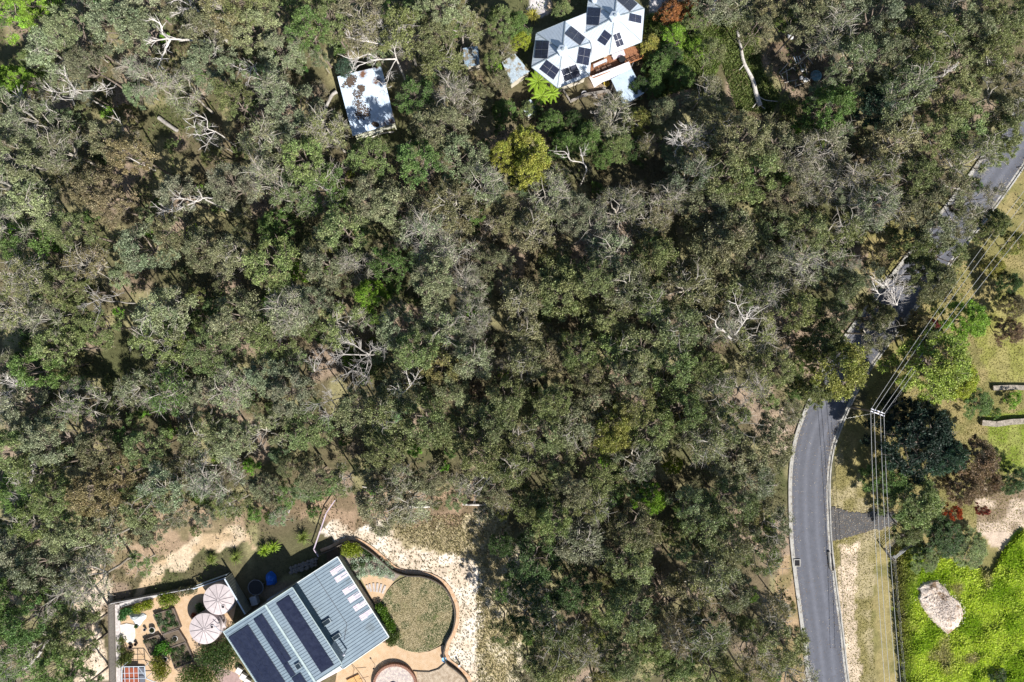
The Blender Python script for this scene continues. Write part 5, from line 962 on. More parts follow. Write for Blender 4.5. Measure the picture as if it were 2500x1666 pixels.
# special trees and shrubs one can point at: (name, proto list, px, py, r, height, colour, label, category)
SP = [
 ('wattle_tree',DOME,1285,345,54,14,'wattle','broad golden olive tree below the tiny white shed','tree'),
 ('wattle_tree',DOME,1300,395,56,14.5,'wattle','golden olive tree just below another golden olive tree, left of the bare fork','tree'),
 ('wattle_tree',DOME,1228,365,36,13,'wattle','small yellow green tree at the left side of the golden olive pair','tree'),
 ('round_tree',DOME,2046,250,62,12,'green','round dense mid green tree near the upper right, wider than its dark neighbour','tree'),
 ('round_tree',DOME,2150,250,56,9,'blue','round blue green tree right of the dense mid green one, upper right','tree'),
 ('yellow_shrub',DOME,1590,105,30,4,'yellow','yellow flecked shrub touching the right edge of the white roofed house','shrub'),
 ('garden_tree',DOME,1560,290,38,5.5,'gold','yellow green round tree below the carport','tree'),
 ('edge_tree',DOME,12,182,34,7,'bright','bright green tree at the left edge near the top, lowest of three','tree'),
 ('edge_tree',DOME,62,140,32,6,'moss','moss green tree near the left edge between two bright green trees','tree'),
 ('edge_tree',DOME,70,35,34,7,'bright','bright green tree near the top left corner','tree'),
 ('edge_tree',DOME,8,232,26,5,'green','mid green tree at the left edge just below the lowest bright green one','tree'),
 ('house_tree',DOME,1168,228,36,8,'brown','grey brown tree left of the weathered blue shed','tree'),
 ('house_tree',DOME,1232,262,30,6,'green','mid green tree left of the tiny white shed','tree'),
 ('house_tree',DOME,1292,262,24,3,'moss','moss green bush under the tree ferns beside the tiny white shed','shrub'),
 ('house_tree',DOME,1348,290,32,6,'green','mid green tree below the tree ferns','tree'),
 ('house_tree',DOME,1400,292,30,5,'dark','dark green tree below the grey sleeper wall','tree'),
 ('house_tree',DOME,1600,205,26,4,'green','green shrub right of the small round tank','shrub'),
 ('house_tree',DOME,1625,262,36,8,'grey','ash grey tree right of the round yellow green tree','tree'),
 ('house_tree',DOME,1478,372,30,6,'green','green tree lowest of the group below the bare grey shrub','tree'),
 ('house_tree',DOME,1560,360,34,6,'dark','dark green tree below the round yellow green tree','tree'),
 ('slope_tree',GP,560,1235,36,8,'olive','olive gum above the sandy patch, right of the pinkish ground log','tree'),
 ('slope_tree',GP,360,1300,38,8,'grey','ash grey gum left of the sandy patch above the vegetable garden','tree'),
 ('slope_tree',GP,430,1262,32,8,'brown','grey brown gum directly above the sandy patch','tree'),
 ('slope_tree',GP,760,1165,40,9,'brown','grey brown gum above the top of the thin pale fence','tree'),
 ('slope_tree',GP,835,1175,42,9,'olive','olive gum above the start of the sandy slope','tree'),
 ('slope_tree',GP,905,1160,40,9,'brown','grey brown gum above the sandy slope, left of the long pale log','tree'),
 ('slope_tree',GP,975,1165,40,10,'sage','pale sage gum just above the long pale log','tree'),
 ('slope_tree',GP,1060,1170,44,10,'brown','grey brown gum above the long pale log, touching its right end','tree'),
 ('slope_tree',GP,1135,1180,42,10,'olive','olive gum above the right hand pale log','tree'),
 ('slope_tree',GP,1210,1200,44,11,'brown','grey brown gum at the corner of bank and dark thicket','tree'),
 ('slope_tree',GP,690,1215,34,6,'green','mid green gum above the three spiky plants','tree'),
 ('slope_tree',GP,640,1195,38,9,'grey','ash grey gum left of the mid green gum above the spiky plants','tree'),
 ('slope_tree',GP,1180,1255,26,5,'grey','thin ash grey gum on the bank below the right hand log','tree'),
 ('slope_tree',GP,1225,1330,34,9,'dark','dark green tree on the edge of the bank, right of the sandy slope','tree'),
 ('slope_tree',GP,1235,1450,32,9,'green','mid green tree at the edge of the bank, right of the round lawn','tree'),
 ('slope_tree',GP,1230,1560,34,10,'olive','olive gum at the edge of the bank, lowest of three','tree'),
 ('maple_tree',DOME,1645,22,34,5,'orange','orange brown autumn tree right of the white roofed house, left of the pair','tree'),
 ('maple_tree',DOME,1690,8,26,5,'orange','orange brown autumn tree at the top edge, right of the pair','tree'),
 ('lime_tree',DOME,893,715,40,12.5,'bright','lime green round tree alone amid grey gums at left centre','tree'),
 ('green_tree',DOME,662,545,46,9,'green','mid green tree amid brown gums left of centre','tree'),
 ('green_tree',DOME,725,655,32,8,'bright','feathery bright green tree left of the lime green round tree','tree'),
 ('green_tree',DOME,745,800,32,8,'moss','moss green understorey tree left of the big bare grey tree','tree'),
 ('green_tree',DOME,1595,1225,40,10,'bright','bright green tree in the lower woods, largest bright one there','tree'),
 ('green_tree',DOME,1660,1235,22,4,'green','small green palm like tree right of the bright green tree in the lower woods','tree'),
 ('green_tree',DOME,1650,1140,24,6,'lime','small lime olive tree in the lower woods above the bright green tree','tree'),
 ('large_gum',DOME,1790,575,86,15,'brown','very broad sandy brown crown in the right half, widest of the brown crowns','tree'),
 ('large_gum',DOME,1375,700,84,14,'olive','very broad olive crown right of centre','tree'),
 ('large_gum',DOME,1605,625,66,14,'olive','broad olive crown between the two very broad crowns','tree'),
 ('large_gum',DOME,1500,1050,66,14,'gold','broad golden green crown in the lower middle of the woods','tree'),
 ('large_gum',DOME,1300,1240,56,13,'olive','round olive crown just above the dark thicket, lower middle','tree'),
 ('road_tree',DOME,2065,900,86,14.5,'gold','big golden olive tree whose crown covers the road bend','tree'),
 ('road_tree',GP,2462,322,52,12,'olive','olive gum over the road close to the right edge, highest of the roadside row','tree'),
 ('road_tree',GP,2372,528,44,11,'brown','grey brown gum over the road left of the straw verge end','tree'),
 ('road_tree',GP,2262,662,40,11,'olive','olive gum just above the bare branches over the road','tree'),
 ('road_tree',GP,2152,812,46,11,'brown','grey brown gum between the road bend and the bare branches','tree'),
 ('road_tree',GP,2335,470,62,13,'brown','grey brown gum on the left side of the road near the right edge','tree'),
 ('road_tree',GP,2400,380,58,13,'olive','olive gum over the road below the patch nearest the right edge','tree'),
 ('road_tree',GP,2290,570,50,13,'grey','ash grey gum leaning across the road above the straw verge','tree'),
 ('road_tree',GP,2425,470,40,11,'brown','grey brown gum at the right side of the road near the right edge','tree'),
 ('road_tree',GP,2330,620,44,11,'olive','olive gum beside the straw verge, nearest the wires','tree'),
 ('road_tree',GP,2480,260,44,13,'brown','grey brown gum above the patch of road at the right edge','tree'),
 ('road_tree',GP,2000,960,40,11,'olive','olive gum over the left kerb at the road bend','tree'),
 ('road_tree',GP,1935,1010,36,10,'brown','grey brown gum left of the road bend, nearest the kerb','tree'),
 ('road_tree',DOME,2025,830,58,12,'olive','olive tree above the golden olive tree at the road bend','tree'),
 ('road_tree',DOME,2165,770,38,11,'brown','grey brown tree leaning over the road above the bend','tree'),
 ('road_tree',DOME,2300,680,55,12,'brown','broad grey brown tree right of the patch of road with branch shadows','tree'),
 ('road_tree',DOME,2245,590,50,12,'olive','olive tree over the road left of the straw coloured verge','tree'),
 ('road_tree',DOME,2440,540,42,10,'olive','olive tree standing over the straw verge near the right edge','tree'),
 ('road_tree',DOME,2082,690,44,13,'grey','ash grey tree at the left of the patch of road with branch shadows','tree'),
 ('road_tree',DOME,2060,770,40,12,'grey','ash grey brown tree above the road bend, left of the power lines','tree'),
 ('autumn_tree',DOME,2305,895,92,9.5,'fresh','wide yellow green tree right of the power lines, largest beside the lawns','tree'),
 ('autumn_tree',DOME,2270,820,40,7,'olive','olive autumn tree under the power lines above the wide yellow green tree','tree'),
 ('autumn_tree',DOME,2360,930,48,6,'lime','lime tinged tree at the lower right of the wide yellow green tree','tree'),
 ('autumn_tree',DOME,2375,785,56,7,'bright','bright green round tree left of the right hand lawn','tree'),
 ('autumn_tree',DOME,2248,792,32,6,'rust','rusty brown tree below the road patch with branch shadows','tree'),
 ('copper_shrub',DOME,2285,795,18,4,'crimson','dark copper red shrub under the power lines','shrub'),
 ('conifer',DOME,2264,1085,102,10.5,'deep','huge very dark green tree right of the power pole','tree'),
 ('conifer',DOME,2222,1015,52,7,'deep','very dark tree top directly right of the power pole crossarms','tree'),
 ('conifer',DOME,2325,1120,55,11,'blue','dark blue green tree at the right shoulder of the huge dark tree','tree'),
 ('hedge_tree',DOME,2255,1235,70,9,'moss','large moss green tree above the fence corner of the green paddock','tree'),
 ('hedge_tree',DOME,2185,1170,55,7,'green','dark mid green tree under the power lines above the driveway','tree'),
 ('hedge_tree',DOME,2235,1300,40,6,'olive','olive green tree nearest the farm gate','tree'),
 ('copper_tree',DOME,2400,1130,58,8,'russet','large russet brown tree beside the right hand lawn','tree'),
 ('copper_tree',DOME,2372,1196,46,7,'russet','russet brown tree just above the bright red maple','tree'),
 ('copper_tree',DOME,2425,1185,36,6,'russet','smaller russet tree below the large russet tree, nearest the right edge','tree'),
 ('red_maple',SHR,2342,1256,19,4.5,'red','bright red small maple under the russet trees','tree'),
 ('red_maple',SHR,2408,1250,13,4.2,'crimson','crimson small maple right of the bright red one','tree'),
 ('garden_shrub',DOME,2398,985,36,3.5,'green','smooth rounded mid green shrub above the stone wall','shrub'),
 ('garden_shrub',SHR,2480,975,22,2,'bright','small bright green shrub near the right edge above the stone wall','shrub'),
 ('garden_shrub',SHR,2435,1010,16,2,'green','little green shrub right of the smooth rounded shrub','shrub'),
 ('garden_shrub',DOME,2485,1175,38,4,'dark','dark green shrub at the right edge below the green lawn','shrub'),
 ('thicket_shrub',DOME,2310,1320,54,4,'dark','dark green thicket below the bright red maple','shrub'),
 ('thicket_shrub',DOME,2375,1345,48,3.5,'moss','mossy thicket on the upper right border of the green paddock','shrub'),
 ('thicket_shrub',DOME,2265,1370,34,3,'moss','mossy shrub at the top of the bright green paddock, lowest of the thicket','shrub'),
 ('verge_tree',DOME,2475,690,32,5,'dark','dark green tree at the right edge above the lawn','tree'),
 ('verge_tree',DOME,2440,650,26,4,'yellow','yellow tree by the wires near the right edge','tree'),
 ('verge_tree',DOME,2490,745,32,5,'rust','rusty orange tree at the right edge above the lawn','tree'),
 ('verge_tree',DOME,2480,810,34,5,'russet','russet tree at the right edge just above the lawn','tree'),
 ('verge_tree',DOME,2490,590,30,5,'gold','golden tree at the right edge among the wires','tree'),
 ('paddock_shrub',SHR,c7(2130,1530)[0],c7(2130,1540)[1],22,1.6,'dark','dark green shrub at the bottom edge of the paddock','shrub'),
 ('house_tree',DOME,1262,50,34,6,'green','mid green tree left of the white roofed house near the top edge','tree'),
 ('house_tree',DOME,1272,88,26,4.5,'lime','lime green tree touching the left side of the white roofed house','tree'),
 ('house_tree',DOME,1222,40,38,8,'moss','moss green tree near the top edge left of the lime green one','tree'),
 ('house_tree',DOME,1375,20,26,3,'moss','moss green shrub between the stone path and the white roofed house','shrub'),
 ('house_tree',GP,1730,215,42,10,'brown','grey brown tree at the left foot of the fallen white trunk','tree'),
 ('house_tree',GP,1745,120,34,8,'olive','olive tree left of the upper half of the fallen white trunk','tree'),
 ('house_tree',DOME,1560,205,26,4,'dark','dark green bush just below the yellow flecked shrub','shrub'),
 ('house_tree',GP,1700,50,30,6,'moss','moss green tree under the right hand orange brown maple','tree'),
 ('house_tree',DOME,1640,130,34,5,'dark','dark green tree in the middle of the group right of the white house','tree'),
 ('house_tree',GP,1860,60,40,10,'brown','grey brown tree right of the top end of the fallen white trunk','tree'),
 ('house_tree',DOME,1650,80,36,5,'bright','bright green tree below the orange brown maples','tree'),
 ('house_tree',DOME,1615,150,34,5,'green','mid green tree right of the yellow flecked shrub','tree'),
 ('house_tree',DOME,1700,110,28,4,'bright','bright green tree left of the fallen white trunk','tree'),
 ('house_tree',DOME,1670,180,32,5,'green','green tree between the carport and the fallen white trunk','tree'),
 ('house_tree',DOME,1440,330,40,7,'green','mid green tree below the bare grey shrub near the carport','tree'),
 ('house_tree',DOME,1510,345,42,7,'moss','moss green tree beneath the round yellow green tree','tree'),
 ('house_tree',DOME,1380,345,36,7,'green','green tree right of the golden olive pair','tree'),
 ('house_tree',DOME,1240,160,18,3,'green','small green shrub by the weathered blue shed','shrub') ,
 ('shed_tree',DOME,838,158,26,5,'blue','blue green leafy tree touching the top left of the metal shed','tree'),
 ('shed_tree',DOME,825,125,16,4,'green','small green tree above the blue green one at the metal shed','tree'),
]
PREF = {'deep':.9}
used = []
for nm, prs, x, y, r_, h_, cl_, lb, ct in SP:
    if nm == 'house_tree' and y == 160: continue
    pr = prs[len(used) % len(prs)]; o = place(nm, pr, x, y, r_*1.04, h_, COL[cl_]); tag(o, lb, ct); used.append((x, y, r_))
    if nm in ('large_gum','road_tree','wattle_tree'): o['group'] = {'large_gum':'broad crowned trees in the woods','road_tree':'trees along the road','wattle_tree':'golden olive trees'}[nm]

# tree ferns: arching fronds with leaflets
def tree_fern(px, py, R, z_, label, seed):
    r = random.Random(seed); c = P(px, py, z_); t = thing('tree_fern', label, 'tree fern', (c.x, c.y, 0), 'tree ferns by the white house'); b = MB(); b.path([Vector((c.x,c.y,-.1)), c], [.16,.12], 8); b.build('trunk', barks['brown'], t)
    n_ = 11
    for k in range(n_):
        a = 6.283*(k+r.uniform(-.2,.2))/n_; L_ = R*r.uniform(.8,1.1); pts = [c+Vector((math.cos(a)*L_*s_, math.sin(a)*L_*s_, .5*math.sin(s_*2.6)*L_*.5)) for s_ in np.linspace(0, 1, 9)]
        b = MB(); b.path(pts, [.03]*8+[.01], 4); pe = Vector((-math.sin(a), math.cos(a), 0))
        for i in range(26):
            s_ = .12+.88*i/26; j = min(7, int(s_*8)); p = pts[j].lerp(pts[j+1], s_*8-j); wl = L_*.15*math.sin(min(1, s_*1.35)*2.6)**.8 if s_ < .98 else .05; f = Vector((math.cos(a), math.sin(a), 0))*.05
            for sg in (-1, 1): b.face([p-f*.6, p+pe*sg*wl+f*1.6-Vector((0,0,.05)), p+pe*sg*wl+f*2.2-Vector((0,0,.05)), p+f*.9])
        o = b.build('frond', fernm, t); 
fernm = mat('fern_frond', (.20,.30,.02), .6, .25, 2, 9, col2=(.15,.24,.02))
tree_fern(1312, 200, 1.9, 2.2, 'bright green tree fern nearest the lower left corner of the white roof', 1); tree_fern(1322, 235, 1.7, 2.0, 'bright green tree fern directly above the tiny white shed', 2); tree_fern(1347, 228, 1.5, 1.8, 'bright green tree fern furthest right of the three', 3)
fernd = mat('grass_tree_leaf', (.13,.17,.03), .6, .25, 2, 9)
def spiky(px, py, R, label, m, seed, conv=None, name='grass_tree', group='spiky grass trees'):
    c = P(*(conv(px, py) if conv else (px, py))); r = random.Random(seed); b = MB(); t = thing(name, label, 'spiky plant', c, group)
    for k in range(90):
        a = r.uniform(0, 6.283); e = r.uniform(.1, 1.2); L_ = R*r.uniform(.7,1.1); d = Vector((math.cos(a)*math.cos(e), math.sin(a)*math.cos(e), math.sin(e))); pe = Vector((-math.sin(a), math.cos(a), 0))*.03; o_ = c+Vector((0,0,.35)); m_ = o_+d*L_*.6; b.face([o_-pe, o_+pe, m_+pe, m_-pe]); e_ = o_+d*L_-Vector((0,0,.35*L_)); b.face([m_-pe, m_+pe, e_+pe*.2, e_-pe*.2])
    b.build('leaves', m, t); b = MB(); b.path([c-Vector((0,0,.1)), c+Vector((0,0,.4))], .12, 8); b.build('stem', barks['brown'], t)
spiky(440,250,1.5,'spiky yellow green plant above the shaded yard, left of the close pair',fernm,1,c4); spiky(530,215,1.3,'spiky yellow green plant above the shaded yard, right of the close pair',fernm,2,c4); spiky(160,320,1.4,'spiky green plant above the tall screen fence',fernd,3,c4)
spiky(820,120,1.6,'spiky dull green plant above the start of the thin pale fence',fernd,4,c4); spiky(555,190,1.6,'spiky yellow plant at the top left of the white roofed house',mat('yellow_spike',(.26,.24,.04),.6,.2),5,c1,'cordyline'); spiky(1370,1010,2.4,'large dark spiky plant right of the foot of the fallen white trunk',fernd,6,lambda x,y: q(x,y,1560,0),'spiky_clump')
spiky(285,770,1.3,'spiky green plant in the sandy patch at the lower left',fernd,7,lambda x,y:(x/1.923,1200+y/1.923)); spiky(1180,340,1.2,'spiky dark plant on the sandy patch above the left garden',fernd,8,c3)

# ---- bare and dead trees: limbs traced to real heights
def bare_tree(name, base, limbs, label, bark='white', z0=7.0, z1=9.5, r0=.16, tw=6, seed=1, cat='dead tree', group='bare dead trees', trunk=True, twl=1.3, lean=None):
    r = random.Random(seed); bp_ = P(base[0], base[1], z0); foot = Vector((bp_.x, bp_.y, 0)) if lean is None else P(*lean, 0); t = thing(name, label, cat, foot, group)
    b = MB()
    if trunk: b.path(wob(r, foot-Vector((0,0,.2)), bp_, 4, .1), [r0*1.7, r0*1.5, r0*1.4, r0*1.3, r0*1.2], 10)
    b.build('trunk', barks[bark], t) if trunk else None
    for li, L_ in enumerate(limbs):
        st = bp_ if math.hypot(L_[0][0]-base[0], L_[0][1]-base[1]) < 14 else P(*L_[0], z0+(z1-z0)*.35)
        pts = [st]+[P(x, y, z0+(z1-z0)*(i+1)/len(L_)) for i, (x, y) in enumerate(L_[1:])]; sm_ = [Vector(v) for v in spline([tuple(p) for p in pts], 4)]
        sm_ = [p+Vector((r.uniform(-.05,.05), r.uniform(-.05,.05), 0)) for p in sm_]; n_ = len(sm_); R0 = r0*(1 if li < 3 else .7)
        b = MB(); b.path(sm_, [R0*(1-.8*i/(n_-1))+.012 for i in range(n_)], 7)
        for k in range(tw):
            i = r.randrange(max(1, n_//4), n_); p = sm_[i]; f = (sm_[min(i+1,n_-1)]-sm_[max(i-1,0)]).normalized(); d = (f*.7+Vector((r.gauss(0,.7), r.gauss(0,.7), r.uniform(-.1,.6)))).normalized()*twl*r.uniform(.5,1.3); e = p+d; m_ = p+d*.5+Vector((r.uniform(-.15,.15), r.uniform(-.15,.15), .08)); b.path([p, m_, e], [R0*.28+.01, R0*.18+.01, .01], 5)
            for _ in range(2): d2 = (d.normalized()+Vector((r.gauss(0,.6), r.gauss(0,.6), r.uniform(-.1,.4)))).normalized()*twl*.55*r.uniform(.5,1.2); b.path([m_, m_+d2*.5+Vector((r.uniform(-.06,.06), r.uniform(-.06,.06), 0)), m_+d2], [.02,.015,.007], 4)
        b.build('branch', barks[bark], t)
    return t
Q2 = lambda x, y: q(x, y, 625, 832); QA = lambda x, y: q(x, y, 600, 0); Q6 = lambda x, y: q(x, y, 1250, 416); Q0 = lambda x, y: q(x, y, 0, 0); Q4 = lambda x, y: q(x, y, 0, 416); Q8 = lambda x, y: q(x, y, 0, 832); QF = lambda x, y: q(x, y, 1560, 0); QD = lambda x, y: (1100+x/3.765, 200+y/3.765); Q5 = lambda x, y: q(x, y, 625, 416)
BT = [
 ('bare_tree', Q2(1040,130), [[Q2(1040,130),Q2(1080,80),Q2(1180,65)],[Q2(1040,130),Q2(960,80),Q2(890,30),Q2(800,20)],[Q2(1020,120),Q2(900,130),Q2(780,130),Q2(690,175)],[Q2(1040,130),Q2(950,200),Q2(860,290),Q2(770,330)],[Q2(1040,130),Q2(1000,290),Q2(900,280),Q2(890,370)],[Q2(1040,140),Q2(1060,220),Q2(1020,330)]], 'large many branched bare grey tree near the centre of the woods', 'grey', .16, 13),
 ('bare_tree', QA(1385,545), [[QA(1385,545),QA(1300,545),QA(1200,550),QA(1070,590),QA(980,640)],[QA(1200,550),QA(1140,500),QA(1040,530),QA(960,545)],[QA(1360,430),QA(1290,420),QA(1200,400),QA(1080,380),QA(960,345)],[QA(1360,430),QA(1290,310),QA(1240,220)],[QA(1385,545),QA(1360,430),QA(1320,280)],[QA(1385,570),QA(1330,640),QA(1300,760),QA(1260,830)]], 'bleached bare tree reaching leftwards over the metal shed', 'white', .15, 11),
 ('forked_dead_tree', Q6(2010,1545), [[Q6(2010,1545),Q6(1940,1470),Q6(1880,1440),Q6(1870,1380)],[Q6(2050,1510),Q6(2100,1440),Q6(2140,1380),Q6(2190,1270)],[Q6(2140,1380),Q6(2110,1330),Q6(2060,1230)],[Q6(2140,1370),Q6(2200,1350),Q6(2290,1290)]], 'striking white forked dead tree in the right part of the woods', 'white', .2, 5),
 ('fallen_gum_limb', (118,1563), [[(118,1563),(95,1590),(68,1611),(48,1640),(31,1668)],[(80,1600),(52,1600),(28,1588),(-6,1587)],[(100,1590),(70,1625),(30,1640),(-6,1650)]], 'thick grey brown forked dead tree at the bottom left corner', 'grey', .32, 5),
 ('bare_tree', Q0(1880,380), [[Q0(1880,380),Q0(1720,370),Q0(1560,360),Q0(1440,370),Q0(1340,410)],[Q0(1560,360),Q0(1500,310),Q0(1470,220),Q0(1370,170)],[Q0(1560,370),Q0(1510,480),Q0(1460,590)],[Q0(1880,380),Q0(1990,450)]], 'thick white limbed bare tree left of centre at the top, spreading leftwards', 'white', .26, 6),
 ('bare_tree', Q0(1850,130), [[Q0(1850,130),Q0(1750,50),Q0(1640,0)],[Q0(1780,80),Q0(1700,90),Q0(1650,120)],[Q0(1760,60),Q0(1740,0)]], 'white bare trunk touching the top edge left of centre', 'white', .2, 5),
 ('bare_tree', Q0(1120,1420), [[Q0(1120,1420),Q0(1125,1300),Q0(1130,1180),Q0(1090,1100)],[Q0(1120,1380),Q0(1110,1350)],[Q0(1125,1260),Q0(1080,1230)]], 'slender knobbly white dead stem in the upper left woods', 'white', .11, 6),
 ('bare_tree', Q0(1980,1210), [[Q0(1980,1210),Q0(1880,1235),Q0(1820,1240),Q0(1790,1170)],[Q0(1980,1210),Q0(1910,1180),Q0(1900,1100),Q0(1790,1060)],[Q0(1980,1210),Q0(1930,1280),Q0(1890,1340)]], 'white claw shaped bare tree left of the metal shed', 'white', .1, 5),
 ('bare_tree', (503,488), [[(521,485),(500,484),(478,492),(455,486),(438,485)],[(478,492),(460,500),(446,506),(430,516),(422,522)],[(430,516),(415,512),(398,515)]], 'white bare limb with tangled twigs in the left woods above the first corner', 'white', .15, 11),
 ('bare_tree', (613,165), [[(613,165),(611,186),(604,205),(598,218)],[(613,165),(598,170),(582,167)],[(613,165),(622,160)]], 'small white bare tree with one long hanging branch left of the metal shed', 'white', .1, 5),
 ('bare_tree', (181,220), [[(181,220),(170,200),(159,183)],[(181,220),(155,226),(127,224)],[(181,220),(184,232),(176,243)],[(190,224),(235,222),(279,214)]], 'white knotted bare tree with a brown side limb in the upper left', 'white', .12, 8),
 ('bare_tree', (100,256), [[(108,256),(80,258),(32,259)],[(72,256),(60,248),(42,236)],[(100,256),(118,266),(128,282)]], 'thin white fan of branches near the left edge, upper left', 'white', .09, 6),
 ('bare_tree', (72,637), [[(118,643),(95,645),(72,637),(29,636)],[(95,645),(80,648),(64,650)]], 'white bare branch pair near the left edge at mid height', 'white', .1, 5),
 ('bare_tree', (244,732), [[(244,732),(225,738),(207,743)],[(244,732),(265,726),(287,721)],[(244,732),(246,750),(239,769)],[(244,732),(238,722),(232,716)]], 'grey green bare star of branches at the left, mid height', 'grey', .11, 6),
 ('bare_shrub', c1(1400,1200), [[c1(1400,1200),c1(1330,1140),c1(1260,1090)],[c1(1400,1200),c1(1420,1110),c1(1380,1010)],[c1(1400,1200),c1(1480,1140),c1(1540,1160)],[c1(1400,1200),c1(1480,1270),c1(1560,1300)],[c1(1400,1200),c1(1320,1260),c1(1250,1280)],[c1(1400,1200),c1(1400,1280)],[c1(1400,1200),c1(1290,1190)]], 'bare twiggy grey shrub left of the carport', 'grey', .06, 16),
 ('bare_tree', Q5(250,1170), [[Q5(250,1170),Q5(200,1145),Q5(130,1140)],[Q5(250,1170),Q5(300,1135),Q5(340,1130)],[Q5(250,1170),Q5(200,1215),Q5(150,1260)],[Q5(250,1170),Q5(320,1210),Q5(380,1260)]], 'pale four armed bare tree left of the lime green round tree', 'white', .12, 5),
 ('bare_tree', QF(460,1250), [[QF(470,1280),QF(440,1220),QF(440,1170)],[QF(470,1280),QF(530,1320)],[QF(400,1340),QF(340,1330),QF(330,1270)],[QF(400,1340),QF(380,1250)],[QF(500,1300),QF(520,1240)]], 'tangle of white bare branches below and right of the carport', 'white', .1, 10),
 ('bare_tree', QD(1250,820), [[QD(1250,820),QD(1220,750),QD(1100,720),QD(1070,660),QD(1010,635)],[QD(1220,750),QD(1215,700),QD(1190,670)]], 'curled white bare tree right of the golden olive pair', 'white', .12, 4),
 ('bare_tree', Q8(300,1250), [[Q8(300,1250),Q8(220,1220),Q8(150,1210)],[Q8(300,1300),Q8(260,1380),Q8(150,1460)],[Q8(300,1250),Q8(310,1170)],[Q8(290,1290),Q8(200,1320)]], 'fan of white bare branches near the left edge, lower left', 'white', .12, 10),
 ('bare_tree', Q8(180,450), [[Q8(180,430),Q8(120,390),Q8(50,360)],[Q8(180,450),Q8(80,470),Q8(50,540)],[Q8(200,560),Q8(120,540),Q8(60,620)],[Q8(180,450),Q8(200,400)]], 'ghostly white bare tree at the left edge, lower half', 'white', .12, 10),
 ('bare_tree', Q2(2140,1270), [[Q2(2140,1270),Q2(2080,1250),Q2(2060,1190)],[Q2(2140,1270),Q2(2070,1350),Q2(2000,1400)],[Q2(2140,1270),Q2(2170,1220)]], 'small white zigzag bare tree in the lower middle of the woods', 'white', .1, 4),
 ('bare_tree', Q2(540,280), [[Q2(540,280),Q2(545,180),Q2(640,80)],[Q2(540,280),Q2(510,220),Q2(500,170)],[Q2(545,260),Q2(580,220)]], 'upright grey green bare tree left of the large many branched one', 'grey', .09, 6),
 ('bare_tree', Q2(1420,410), [[Q2(1420,410),Q2(1390,320),Q2(1380,220),Q2(1450,215)],[Q2(1420,410),Q2(1350,480),Q2(1280,440)],[Q2(1420,410),Q2(1470,340)]], 'thin pinkish bare tree right of the large many branched one', 'white', .09, 6),
 ('bare_tree', Q2(700,550), [[Q2(700,550),Q2(640,560),Q2(520,590)],[Q2(700,550),Q2(730,600),Q2(700,680),Q2(620,700)],[Q2(690,560),Q2(680,490)]], 'grey bare tree below and left of the large many branched one', 'grey', .09, 12),
 ('bare_tree', c8(540,1390), [[c8(400,1390),c8(330,1400),c8(230,1330)],[c8(400,1390),c8(440,1340)],[c8(380,1420),c8(310,1470),c8(270,1420)]], 'pale bare branches reaching over the kerb by the road patch with branch shadows', 'white', .1, 8),
 ('bare_tree', (2190,745), [[(2190,745),(2175,715),(2160,690)],[(2190,745),(2200,712),(2215,700)],[(2190,745),(2182,722),(2196,694)],[(2185,735),(2165,735)]], 'pale bare branches over the road patch, casting branch shadows on asphalt', 'white', .08, 10),
 ('bare_tree', (2412,166), [[(2412,166),(2430,165),(2450,163)],[(2412,166),(2410,150),(2408,140)],[(2412,166),(2404,182),(2398,190)]], 'white bare tree near the top right corner', 'white', .1, 6),
 ('bare_tree', (2290,200), [[(2290,200),(2302,185),(2316,175),(2330,172)],[(2302,187),(2310,178)]], 'slim white bare branch above the upper right corner of the woods', 'white', .09, 4),
 ('bare_tree', c8(760,880), [[c8(980,600),c8(900,520),c8(800,460),c8(720,350)],[c8(1020,700),c8(850,650),c8(720,640)],[c8(860,500),c8(800,400)]], 'dark bare limbed tree beside the road near the right edge', 'grey', .12, 8),
 ('bare_tree', q(1460,1050,1250,416), [[q(1460,1050,1250,416),q(1440,980,1250,416),q(1440,920,1250,416),q(1500,905,1250,416)],[q(1500,1000,1250,416),q(1480,980,1250,416),q(1400,1055,1250,416)],[q(1500,1000,1250,416),q(1535,950,1250,416)]], 'looped white bare branches in a dark gap right of the very broad olive crown', 'white', .08, 5),
]
for i, (nm, base, limbs, lb, bk, r0, tw) in enumerate(BT):
    z0_, z1_ = (8.5, 11.5)
    if nm == 'bare_shrub': z0_, z1_ = .6, 2.2
    if nm == 'fallen_gum_limb': z0_, z1_, nm = 5.5, 9.0, 'bare_tree'
    if 'road' in lb: z0_, z1_ = 6.0, 8.5
    bare_tree(nm, base, limbs, lb, bk, z0_, z1_, r0*.62, int(tw*1.4)+1, seed=500+i, twl=1.5 if nm != 'bare_shrub' else .7, cat='bare shrub' if nm == 'bare_shrub' else 'dead tree', group='bare dead trees' if nm != 'bare_shrub' else None)
